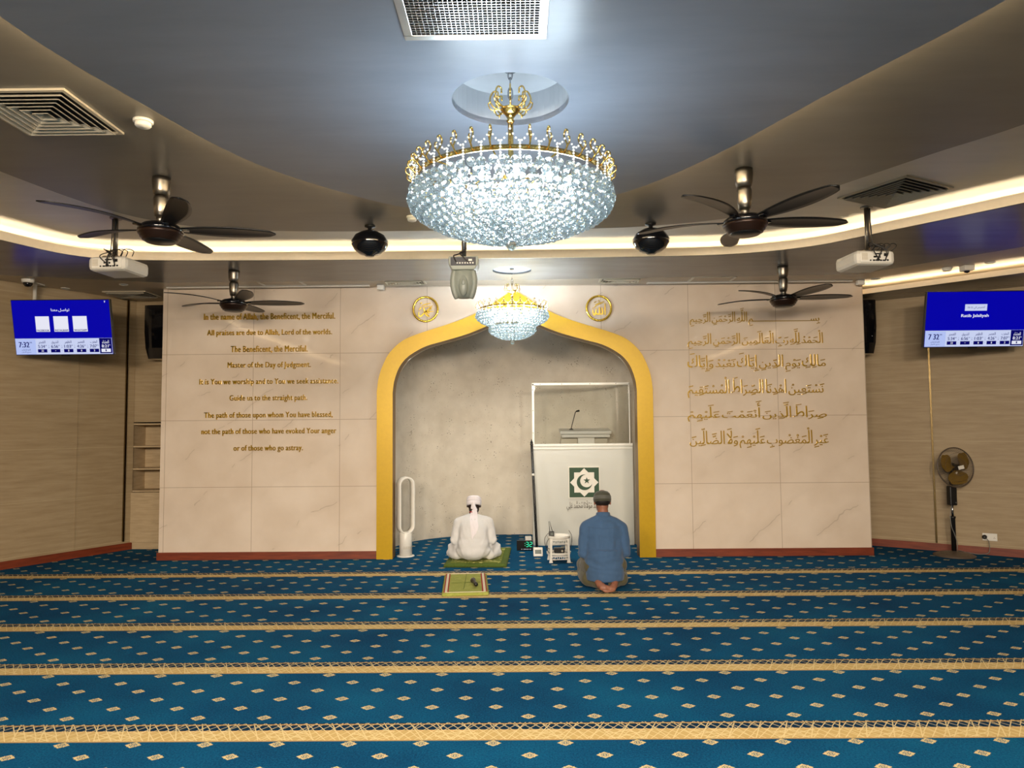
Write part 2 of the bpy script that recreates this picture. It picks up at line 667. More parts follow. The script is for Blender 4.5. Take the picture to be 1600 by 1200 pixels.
def plate(name, loops, z0, z1, mat):
    """a horizontal slab z0..z1 with outer loop loops[0] and holes loops[1:]"""
    bm = bmesh.new()
    edges = []
    for lp in loops:
        vs = [bm.verts.new((p[0], p[1], z0)) for p in lp]
        edges += [bm.edges.new((vs[i], vs[(i + 1) % len(vs)])) for i in range(len(vs))]
    r = bmesh.ops.triangle_fill(bm, use_beauty=True, edges=edges)
    faces = [f for f in bm.faces]
    if abs(z1 - z0) > 1e-6:
        e = bmesh.ops.extrude_face_region(bm, geom=faces)
        for v in [g for g in e['geom'] if isinstance(g, bmesh.types.BMVert)]:
            v.co.z = z1
    bmesh.ops.recalc_face_normals(bm, faces=bm.faces)
    me = bpy.data.meshes.new(name)
    bm.to_mesh(me)
    bm.free()
    me.materials.append(mat)
    return link(name, me)


def ribbon(name, path, z0, z1, thick, mat, parent=None):
    """a vertical band along a 2D path"""
    L, Rr = offset(path, thick / 2), offset(path, -thick / 2)
    mb = MB()
    n = len(path)
    vs = []
    for a, b in zip(L, Rr):
        vs += [(a.x, a.y, z0), (a.x, a.y, z1), (b.x, b.y, z1), (b.x, b.y, z0)]
    fs = []
    for i in range(n - 1):
        for k in range(4):
            l = (k + 1) % 4
            fs.append((i * 4 + k, (i + 1) * 4 + k, (i + 1) * 4 + l, i * 4 + l))
    fs += [(0, 1, 2, 3), tuple((n - 1) * 4 + k for k in (3, 2, 1, 0))]
    mb.add(vs, fs)
    return mb.build(name, mat, parent)


# ================================================================== THE ROOM
CX, YF = -0.03, 8.8                       # arch centre, face of the marble wall
Z_RAFT, Z_RING, Z_COVE, Z_SOF, Z_STRIP, Z_SIDE = 3.18, 3.30, 3.46, 3.31, 3.335, 3.20


def quad_floor():
    mb = MB()
    mb.add([(-9, -6, 0), (9, -6, 0), (9, 11.2, 0), (-9, 11.2, 0), (-9, -6, -.1), (9, -6, -.1), (9, 11.2, -.1), (-9, 11.2, -.1)],
           [(0, 1, 2, 3), (7, 6, 5, 4), (0, 4, 5, 1), (1, 5, 6, 2), (2, 6, 7, 3), (3, 7, 4, 0)])
    return mb.build('floor', M['carpet'])


struct(quad_floor())

OUT = [(1.688, 0), (1.688, 2.03), (1.665, 2.2), (1.612, 2.36), (1.527, 2.513), (1.37, 2.655), (1.17, 2.74), (0.98, 2.80), (0.775, 2.865),
       (0.55, 2.948), (0.36, 3.045), (0.21, 3.14), (0.08, 3.225), (0, 3.275)]
INN = [(1.493, 0), (1.493, 2.013), (1.474, 2.155), (1.418, 2.313), (1.332, 2.431), (1.213, 2.517), (1.07, 2.587), (0.896, 2.636),
       (0.722, 2.684), (0.54, 2.74), (0.389, 2.80), (0.26, 2.863), (0.12, 2.94), (0, 3.007)]


def smooth_half(h):
    head = [h[0]]
    return head + [tuple(p) for p in spline(h[1:], 4)]


def full_arch(h):
    h = smooth_half(h)
    return [(CX - a, b) for a, b in h] + [(CX + a, b) for a, b in reversed(h[:-1])]


arch_out, arch_in = full_arch(OUT), full_arch(INN)
MID = [((a * 0.5 + c * 0.5), (b * 0.5 + d * 0.5)) for (a, b), (c, d) in zip(OUT, INN)]
ROOF = [(c + max(.02, min(.165, .165 - (d - 2.0) * .45)), d + max(0, min(.02, (d - 2.1) * .1))) for c, d in INN]
arch_mid, arch_roof = full_arch(MID), full_arch(ROOF)

# marble wall with the arch cut out
poly = [(-4.385, 0), (-4.385, 3.46)] + [(4.275, 3.46), (4.275, 0)] + list(reversed(arch_mid))
wall_front = MB().prism(poly, YF, YF + 0.22, lambda a, b, d: (a, d, b)).build('wall_front', M['marble'])
struct(wall_front)

# gold arch surround
n = len(arch_out)
mb = MB()
ya, yb = YF - 0.045, YF + 0.06
vs = [(a, ya, b) for a, b in arch_out] + [(a, ya, b) for a, b in arch_in] + [(a, yb, b) for a, b in arch_out] + [(a, yb, b) for a, b in arch_in]
fs = []
for i in range(n - 1):
    fs += [(i, i + 1, n + i + 1, n + i), (2 * n + i, 3 * n + i, 3 * n + i + 1, 2 * n + i + 1), (i, 2 * n + i, 2 * n + i + 1, i + 1)]
fs += [(0, n, 3 * n, 2 * n), (n - 1, 3 * n - 1, 4 * n - 1, 2 * n - 1)]
mb.add(vs, fs)
arch = thing('mihrab_arch', 'golden ogee arch surround framing the prayer niche in the marble wall', 'arch', (CX, YF, 0))
mbx = MB()
mbx.v = [(p[0] - CX, p[1] - YF, p[2]) for p in mb.v]
mbx.f, mbx.sm = mb.f, mb.sm
mbx.build('arch_face', M['gold'], arch)
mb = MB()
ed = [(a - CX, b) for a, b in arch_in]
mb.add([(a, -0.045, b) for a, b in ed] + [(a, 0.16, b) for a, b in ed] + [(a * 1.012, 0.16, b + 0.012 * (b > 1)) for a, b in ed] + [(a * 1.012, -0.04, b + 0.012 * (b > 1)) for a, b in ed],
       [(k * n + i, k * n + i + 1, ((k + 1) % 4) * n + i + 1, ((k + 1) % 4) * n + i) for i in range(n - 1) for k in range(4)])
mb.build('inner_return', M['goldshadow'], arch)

# niche: soffit following the arch, curved back wall
mb = MB()
nr = len(arch_roof)
mb.add([(a, YF + 0.16, b) for a, b in arch_roof] + [(a, YF + 0.40, b) for a, b in arch_roof], [(i, i + 1, nr + i + 1, nr + i) for i in range(nr - 1)], True)
o = mb.build('wall_niche_soffit', M['niche'], fix=False)
struct(o)
sgn = lambda q: (abs(q) ** (2 / 2.4)) * (1 if q >= 0 else -1)
pl = [(CX + 1.66 * sgn(math.cos(a)), 9.2 + 1.47 * sgn(math.sin(a))) for a in [PI * k / 48 for k in range(49)]]
pl = [(CX + 1.66, 8.98)] + pl + [(CX - 1.66, 8.98)]
mb = MB()
mb.add([(a, b, 0) for a, b in pl] + [(a, b, 3.34) for a, b in pl], [(i, i + 1, len(pl) + i + 1, len(pl) + i) for i in range(len(pl) - 1)], True)
struct(mb.build('wall_niche', M['niche'], fix=False))


# side walls, oblique then running back past the camera
def wall_run(name, pts, z1, mat, t=0.12, z0=0.0):
    return struct(ribbon(name, [Vector(p) for p in pts], z0, z1, t, mat))


LW = [(-6.86, 6.64), (-5.93, 8.27), (-5.16, 9.62)]
RW = [(4.20, 9.79), (5.93, 8.56), (7.62, 7.36)]
lw = [(-7.45, -5.9), (-7.45, 5.6)] + LW[1:]
rw = [RW[0], RW[1], (8.0, 7.09), (8.0, -5.9)]
wall_run('wall_left', offset([Vector(p) for p in lw], 0.06), 3.46, M['stone'])
wall_run('wall_right', offset([Vector(p) for p in rw], 0.06), 3.46, M['stone'])
wall_run('wall_back', [(8.06, -5.95), (-7.5, -5.95)], 3.46, M['stone'])
wall_run('wall_alcove', [(-5.24, 9.68), (-3.2, 9.68)], 3.46, M['stone'], 0.1, 1.69)
wall_run('wall_alcove_back', [(-5.6, 10.1), (-1.72, 10.1)], 3.46, M['stone'])
# skirting
struct(ribbon('baseboard_left', offset([Vector(p) for p in lw], -0.008), 0.001, 0.092, 0.016, M['skirt']))
struct(ribbon('baseboard_right', offset([Vector(p) for p in rw], -0.008), 0.001, 0.092, 0.016, M['skirt']))
struct(MB().box(((-4.40 - 1.72) / 2 + 0.0, YF - 0.008, 0.047), (2.68, 0.016, 0.092)).build('baseboard_front', M['skirt']))
struct(MB().box(((1.66 + 4.29) / 2, YF - 0.008, 0.047), (2.63, 0.016, 0.092)).build('baseboard_front_right', M['skirt']))
# thin metal strips on the oblique walls
struct(MB().box((-5.205, 9.50, 1.72), (0.022, 0.022, 3.2), (0, 0, R(60))).build('trim_1', M['brassrod']))
struct(MB().box((5.205, 9.057, 1.64), (0.02, 0.02, 3.08), (0, 0, R(-35.4))).build('trim_2', M['brassrod']))
# joint lines of the wall cladding
struct(MB().box((-5.52, 8.972, 1.68), (0.008, 0.006, 3.15), (0, 0, R(60))).build('trim_3', M['stone']))

# ---- ceilings
full = [(-8.6, -6.0), (8.6, -6.0), (8.6, 11.2), (-8.6, 11.2)]
REC1, REC1R = (-0.02, 3.41), 0.285
REC2, REC2R = (-0.045, 7.83), 0.215


def circle(c, r, k=48):
    return [(c[0] + r * math.cos(2 * PI * i / k), c[1] + r * math.sin(2 * PI * i / k)) for i in range(k)]


lip = spline([(-5.15, -5.4), (-5.15, 0), (-5.1, 3.2), (-4.95, 5.2), (-4.64, 6.34), (-4.32, 6.98), (-3.69, 7.18), (-2.13, 7.24), (-.69, 7.25), (1.26, 7.235),
              (2.2, 7.16), (2.86, 6.88), (3.29, 6.40), (3.99, 5.56), (4.75, 4.55), (5.2, 3.3), (5.35, 1.5), (5.35, -5.4)], 6)
ring = spline([(-3.55, -5.2), (-3.55, 1.5), (-3.52, 3.4), (-3.39, 4.61), (-3.12, 5.55), (-2.62, 5.99), (-1.9, 6.12), (-0.93, 6.15), (0.2, 6.14), (1.12, 6.08),
               (1.95, 5.74), (2.33, 5.06), (2.65, 4.48), (2.92, 4.04), (3.15, 3.4), (3.28, 2.6), (3.3, 1.2), (3.3, -5.2)], 6)
raft = spline([(-2.02, -5.0), (-2.02, 0.8), (-1.985, 2.2), (-1.965, 2.64), (-1.92, 2.96), (-1.82, 3.37), (-1.65, 3.97), (-1.42, 4.42), (-0.93, 4.99), (-0.55, 5.17), (-0.02, 5.19),
               (0.5, 4.98), (0.84, 4.70), (1.19, 4.12), (1.52, 3.35), (1.78, 2.79), (1.93, 2.35), (2.02, 1.7), (2.02, -5.0)], 6)
rev = lambda p: [tuple(q) for q in p]
struct(plate('ceiling', [full, circle(REC2, REC2R)], Z_COVE, Z_COVE + 0.05, M['cove']))
sof_out = [(-8.4, -5.8), (-8.4, 6.0), (-5.65, 7.82), (-4.1, 8.31), (0, 8.35), (3.94, 8.22), (4.99, 6.98), (6.4, 5.3), (7.6, 3.5), (7.9, -5.8)]
struct(plate('ceiling_soffit', [sof_out, rev(lip), circle(REC2, REC2R)], Z_SOF, Z_SOF + 0.02, M['soffit']))
struct(plate('ceiling_ring', [rev(ring), circle(REC1, REC1R + 0.02)], Z_RING, Z_RING + 0.05, M['ring']))
struct(plate('ceiling_raft', [rev(raft), circle(REC1, REC1R)], Z_RAFT, Z_RAFT + 0.03, M['raft']))
struct(plate('ceiling_strip', [[(-8.4, 6.0), (-8.4, 11.0), (4.4, 11.0), (8.4, 7.5), (8.4, 3.4), (7.5, 3.4), (6.3, 5.3), (4.90, 6.98), (3.9, 8.15), (0, 8.27), (-4.05, 8.22), (-5.6, 7.75)]], Z_STRIP, Z_STRIP + 0.02, M['strip']))
struct(ribbon('trim_4', [Vector(p) for p in lip], Z_SOF, 3.392, 0.02, M['lip']))
# recess cups over the two chandeliers
for i, (c, r, z0, z1, mk) in enumerate(((REC1, REC1R, Z_RAFT + 0.001, 3.345, 'recess'), (REC2, REC2R, Z_SOF + 0.001, 3.335, 'recess'))):
    mb = MB()
    mb.lathe([(r, z0), (r, z1), (0.001, z1)], (c[0], c[1], 0), 48, smooth=False, cap=False)
    struct(mb.build('ceiling_recess', M[mk], fix=False))
# low soffit along the right wall with its own light trough
rl = [Vector((4.31, 8.93)), Vector((5.48, 7.70)), Vector((7.4, 5.69))]
struct(plate('ceiling_soffit_right', [[(4.31, 8.93), (5.48, 7.70), (7.4, 5.69), (8.0, 6.9), (7.7, 7.32), (5.96, 8.60), (4.31, 9.78)]], Z_SIDE, Z_SIDE + 0.02, M['soffit']))
struct(ribbon('trim_5', rl, Z_SIDE, Z_SIDE + 0.062, 0.02, M['lip']))


# hidden light strips in the troughs
def led(name, path, z, mat, w=0.035):
    n = len(path)
    L, Rr = offset(path, w / 2), offset(path, -w / 2)
    mb = MB()
    mb.add([(p.x, p.y, z) for p in L] + [(p.x, p.y, z) for p in Rr] + [(p.x, p.y, z + .012) for p in L] + [(p.x, p.y, z + .012) for p in Rr],
           [(i, i + 1, n + i + 1, n + i) for i in range(n - 1)] + [(2 * n + i, 3 * n + i, 3 * n + i + 1, 2 * n + i + 1) for i in range(n - 1)] +
           [(i, 2 * n + i, 2 * n + i + 1, i + 1) for i in range(n - 1)] + [(n + i, n + i + 1, 3 * n + i + 1, 3 * n + i) for i in range(n - 1)])
    return struct(mb.build(name, mat))


lipV, raftV = [Vector(p) for p in lip], [Vector(p) for p in raft]
led('trim_6', offset(lipV, 0.14)[2:-2], 3.345, M['cove_led'])
led('trim_7', offset(raftV, -0.08)[2:-2], 3.222, M['raft_led'])
led('trim_8', offset(rl, 0.07), Z_SIDE + 0.03, M['side_led'])


# ================================================================== LETTERING
FORMS = {}
for cp in range(0xFE70, 0xFEFD):
    d = unicodedata.decomposition(chr(cp)).split()
    if len(d) >= 2:
        FORMS.setdefault(''.join(chr(int(q, 16)) for q in d[1:]), {})[d[0][1:-1]] = chr(cp)


def shape_word(word):
    L = []
    for c in word:
        if unicodedata.combining(c) and L:
            L[-1][1] += c
        else:
            L.append([c, ''])
    i, W = 0, []
    while i < len(L):
        if i + 1 < len(L) and L[i][0] == '\u0644' and L[i][0] + L[i + 1][0] in FORMS:
            W.append([L[i][0] + L[i + 1][0], L[i][1] + L[i + 1][1]])
            i += 2
        else:
            W.append(L[i])
            i += 1
    nxt = lambda c: c == '\u0640' or 'initial' in FORMS.get(c, {})
    prv = lambda c: c == '\u0640' or 'final' in FORMS.get(c, {})
    out = []
    for k, (c, m) in enumerate(W):
        p = k > 0 and nxt(W[k - 1][0]) and prv(c)
        q = k + 1 < len(W) and nxt(c) and prv(W[k + 1][0])
        form = 'medial' if p and q else 'final' if p else 'initial' if q else 'isolated'
        out.append((c if c == '\u0640' else FORMS.get(c, {}).get(form, c), m))
    return ''.join(m + g for g, m in reversed(out))


def shape_line(t):
    return ' '.join(shape_word(w) for w in reversed(t.split(' ')))


def text_geo(body, bold=0.0, ext=0.02, res=3, sans=False):
    """vertices and faces of a text, x along the line, y up, extruded +-ext"""
    c = bpy.data.curves.new('lettering', 'FONT')
    c.body = body
    c.offset = bold
    c.extrude = ext
    c.resolution_u = res
    o = bpy.data.objects.new('lettering', c)
    COL.objects.link(o)
    bpy.context.view_layer.update()
    me = bpy.data.meshes.new_from_object(o.evaluated_get(bpy.context.evaluated_depsgraph_get()))
    vs = [tuple(v.co) for v in me.vertices]
    fs = [tuple(p.vertices) for p in me.polygons]
    bpy.data.objects.remove(o)
    bpy.data.curves.remove(c)
    bpy.data.meshes.remove(me)
    return vs, fs


GLYPHS = {}
BAR = None
TALL = set('\u0627\u0644\u0623\u0625\u0622\u0643\u0637')


def glyph(ch):
    """outline and advance of one character of the built-in font"""
    global BAR
    if BAR is None:
        BAR = max(v[0] for v in text_geo('|', 0, .01, 2)[0])
    if ch not in GLYPHS:
        vs, fs = text_geo(ch, 0, .01, 3) if ch.strip() else ([], [])
        GLYPHS[ch] = (vs, fs, max(v[0] for v in text_geo(ch + '|', 0, .01, 2)[0]) - BAR)
    return GLYPHS[ch]


def base_of(ch):
    d = unicodedata.decomposition(ch).split()
    return [chr(int(q, 16)) for q in d[1:]] if d and d[0].startswith('<') else [ch]


def layout(text, bold=0.0, arabic=False, tall=1.0, track=0.0, kashida=1.0):
    """set a line glyph by glyph: list of words, each (verts, faces); faces of neighbours are a hair apart in depth"""
    words, pen, tick = [], 0.0, 0
    pend = ''
    vs_, fs_ = [], []

    def put(vs, fs, fx):
        b = len(vs_)
        vs_.extend(fx(v) for v in vs)
        fs_.extend(tuple(i + b for i in f) for f in fs)
    for ch in text + ' ':
        if ch == ' ':
            if vs_:
                words.append((vs_, fs_))
                vs_, fs_ = [], []
            pen += glyph(' ')[2] * (.3 if arabic and tall > 1.5 else .55 if arabic else 1)
            continue
        if unicodedata.combining(ch):
            pend += ch
            continue
        vs, fs, adv = glyph(ch)
        bs = base_of(ch)
        ky = tall if (arabic and any(q in TALL for q in bs)) else 1.0
        kx = kashida if ch == '\u0640' else 1.0
        tick += 1
        dz = (tick % 3) * .05
        for sh in ((-bold, 0, bold) if bold else (0,)):
            put(vs, fs, lambda v, sh=sh: ((pen - .02 if v[0] < adv / 2 else pen + adv * kx + .02) if kx > 1 else pen + v[0] + sh, v[1] * (ky if v[1] > 0 else 1), v[2] * (1 + dz + abs(sh) * 4)))
        if vs and pend:
            cx = pen + (min(v[0] for v in vs) + max(v[0] for v in vs)) / 2
            hi = max(.52, max(v[1] for v in vs) * ky) + .05
            lo = min(0.0, min(v[1] for v in vs)) - .05
            for m_ in sorted(pend, key=lambda q: q != '\u0651'):
                mv, mf, _ = glyph(m_)
                if not mv:
                    continue
                ax, bx = min(v[0] for v in mv), max(v[0] for v in mv)
                ay, by = min(v[1] for v in mv), max(v[1] for v in mv)
                if m_ == '\u0650':
                    y0 = lo - (by - ay)
                    lo = y0 - .03
                else:
                    y0 = hi
                    hi = y0 + (by - ay) + .03
                wide = 1.7 if m_ in '\u064e\u0650' and tall > 1.5 else 1.0
                put(mv, mf, lambda v: (cx + (v[0] - (ax + bx) / 2) * wide, y0 + (v[1] - ay) * (1 + (wide - 1) * .6), v[2] * .95))
        pend = ''
        pen += adv * kx + track
    return words


def sub_geo(vs, fs):
    ids = sorted({i for f in fs for i in f})
    mp = {i: k for k, i in enumerate(ids)}
    return [vs[i] for i in ids], [tuple(mp[i] for i in f) for f in fs]


def fit(vs, x0, x1, y0, y1, d, ref=None):
    """rescale text geometry: bounding box (of ref or itself) to x0..x1, y0..y1, depth to about +-d/2"""
    r = ref or vs
    ax, bx = min(v[0] for v in r), max(v[0] for v in r)
    ay, by = min(v[1] for v in r), max(v[1] for v in r)
    sx = (x1 - x0) / max(1e-6, bx - ax)
    sy = (y1 - y0) / max(1e-6, by - ay)
    return [((v[0] - ax) * sx + x0, (v[1] - ay) * sy + y0, v[2] / .01 * d / 2) for v in vs]


def wall_line(name, words, x0, x1, z0, z1, label, y=YF, depth=0.012, mat='letter', cat='lettering', group=None):
    ref = [v for w in words for v in w[0]]
    c = ((x0 + x1) / 2, y, z0)
    t = thing(name, label, cat, c, 0, group)
    for vs, fs in words:
        vs = fit(vs, x0, x1, z0, z1, depth, ref)
        mb = MB()
        mb.add([(v[0] - c[0], -0.001 - depth / 2 - v[2], v[1] - c[2]) for v in vs], fs)
        mb.build('word', M[mat], t, fix=False)
    return t


W2P = lambda px: (px - 800) / FPX                # helper for the table below
ENG = [
    ("In the name of Allah, the Beneficent, the Merciful.", 319.0, 524.0, 498.3),
    ("All praises are due to Allah, Lord of the worlds.", 324.0, 519.2, 523.7),
    ("The Beneficent, the Merciful.", 360.9, 481.0, 549.1),
    ("Master of the Day of Judgment.", 356.0, 486.0, 574.5),
    ("It is You we worship and to You we seek assistance.", 312.0, 528.9, 600.4),
    ("Guide us to the straight path.", 359.0, 480.5, 626.0),
    ("The path of those upon whom You have blessed,", 319.3, 520.0, 652.6),
    ("not the path of those who have evoked Your anger", 315.0, 525.7, 678.0),
    ("or of those who go astray.", 365.2, 473.7, 704.3),
]


def on_wall(px, py, y=YF):
    d = CAMROT @ Vector(((px - 800) / FPX, (600 - py) / FPX, -1.0))
    t = y / d.y
    return d.x * t, EYE + d.z * t


for body, xa, xb, yb in ENG:
    x0, zb = on_wall(xa, yb + 0.6)
    x1, zb2 = on_wall(xb, yb - 0.6)
    zb = (zb + zb2) / 2
    short = ' '.join(body.rstrip('.,').split(' ')[:8])
    desc = any(q in body for q in 'gpqyj,')
    cap = 0.069
    z0 = zb - (0.019 if desc else 0.001)
    wall_line('wall_lettering', layout(body, .034, track=.05), x0, x1, z0, zb + cap * 1.03,
              'raised gold English lettering line reading "%s"' % short, group='gold English lines on the marble wall')

ARA = [
    ("بِسـمِ اللَّهِ الرَّحْمَنِ الرَّحِيمِ", 1077.0, 1281.0, 482, 508.5, 'topmost gold Arabic calligraphy line with one long drawn out stroke'),
    ("الْحَمْدُ لِلَّهِ رَبِّ الْعَالَمِينَ الرَّحْمَنِ الرَّحِيمِ", 1073.7, 1285.7, 515, 543.5, 'second gold Arabic calligraphy line, just above the upper marble joint'),
    ("مَالِكِ يَوْمِ الدِّينِ إِيَّاكَ نَعْبُدُ وَإِيَّاكَ", 1073.7, 1290.0, 552, 580.5, 'third gold Arabic calligraphy line, just below the upper marble joint'),
    ("نَسْتَعِينُ اهْدِنَا الصِّرَاطَ الْمُسْتَقِيمَ", 1073.7, 1288.0, 589.5, 620, 'fourth gold Arabic calligraphy line, midway between the marble joints'),
    ("صِرَاطَ الَّذِينَ أَنْعَمْتَ عَلَيْهِمْ", 1073.7, 1291.6, 627, 657, 'fifth gold Arabic calligraphy line, crossing the lower marble joint'),
    ("غَيْرِ الْمَغْضُوبِ عَلَيْهِمْ وَلَا الضَّالِّينَ", 1077.0, 1294.7, 669, 699, 'lowest gold Arabic calligraphy line on the marble wall'),
]
for body, xa, xb, ya_, yb_, lab in ARA:
    x0, zt = on_wall(xa, ya_)
    x1, zb = on_wall(xb, yb_)
    wall_line('arabic_lettering', layout(shape_line(body), 0, True, 1.75, 0, 24.0), x0, x1, zb, zt, lab, group='gold Arabic lines on the marble wall')


def medallion(px, py, rpx, body, label):
    x, z = on_wall(px, py)
    r = rpx / FPX * YF
    t = thing('wall_medallion', label, 'medallion', (x, YF, z))
    MB().tube([(r * math.cos(2 * PI * i / 48), -0.016, r * math.sin(2 * PI * i / 48)) for i in range(48)], 0.0135, 10, True).build('ring', M['medal'], t)
    return t, r


def stroke(mb, pts, w, y=-0.016, th=0.010):
    """a flat pen stroke on a wall: pts [(x,z)], width list"""
    P = spline([Vector((a, b)) for a, b in pts], 5)
    k = len(P)
    ws = [w[0] + (w[1] - w[0]) * math.sin(PI * i / (k - 1)) for i in range(k)]
    vs = []
    for p, q, u in zip(offset(P, 1.0), P, ws):
        n = (p - q) * u
        vs += [(q.x + n.x, y, q.y + n.y), (q.x - n.x, y, q.y - n.y), (q.x + n.x, y + th, q.y + n.y), (q.x - n.x, y + th, q.y - n.y)]
    fs = []
    for i in range(k - 1):
        a, b = 4 * i, 4 * i + 4
        fs += [(a, a + 1, b + 1, b), (a + 2, b + 2, b + 3, a + 3), (a, b, b + 2, a + 2), (a + 1, a + 3, b + 3, b + 1)]
    mb.add(vs, fs)


# pen strokes in units of a 48-step grid around each medallion's centre
t, r = medallion(665.2, 483.5, 19.2, '', 'round gold medallion with interlaced Arabic name, left of the arch peak beside the camera')
mb = MB()
for pts, w in (([(-.31, .30), (.05, .42), (.42, .50)], (.02, .035)), ([(.42, .28), (.05, .22), (-.20, .14)], (.015, .03)), ([(-.20, .18), (-.10, -.10), (.02, -.42), (.30, -.60), (.02, -.34)], (.03, .06)),
               ([(.55, .30), (.45, .18), (.28, -.02), (-.05, -.24), (-.38, -.56), (-.55, -.52), (-.54, -.20)], (.025, .055)), ([(.30, -.02), (.46, .02), (.34, .12), (.24, -.0)], (.02, .035)),
               ([(.66, -.18), (.30, -.20), (.02, -.16), (.26, -.34), (.30, -.24)], (.02, .04)), ([(-.56, -.06), (-.42, .08), (-.34, .22)], (.015, .05)), ([(-.44, .54), (-.38, .46), (-.34, .56), (-.28, .50)], (.02, .03)),
               ([(.38, -.12), (.10, -.28), (.04, -.10)], (.02, .03))):
    stroke(mb, [(a * r, b * r) for a, b in pts], (w[0] * r, w[1] * r))
mb.build('calligraphy', M['medal'], t)
t, r = medallion(935.4, 482.0, 19.2, '', 'round gold medallion with upright Arabic name, right of the arch peak')
mb = MB()
for pts, w in (([(.52, .42), (.50, .0), (.50, -.56)], (.035, .05)), ([(.24, .06), (.30, -.30), (.30, -.46), (.12, -.48)], (.04, .06)), ([(.04, .10), (.06, -.30), (.06, -.46), (-.16, -.48), (-.22, -.36)], (.04, .06)),
               ([(-.20, -.05), (-.26, -.30), (-.34, -.54), (-.46, -.44), (-.50, -.12)], (.03, .05)), ([(.46, .56), (.10, .44), (-.30, .32)], (.02, .03)), ([(.36, .44), (.0, .34), (-.24, .24), (-.34, .10), (-.52, -.02)], (.015, .03)),
               ([(-.02, .68), (.04, .58), (.0, .48)], (.02, .03)), ([(-.34, .54), (-.28, .48), (-.22, .56), (-.38, .44)], (.015, .02))):
    stroke(mb, [(a * r, b * r) for a, b in pts], (w[0] * r, w[1] * r))
mb.build('calligraphy', M['medal'], t)


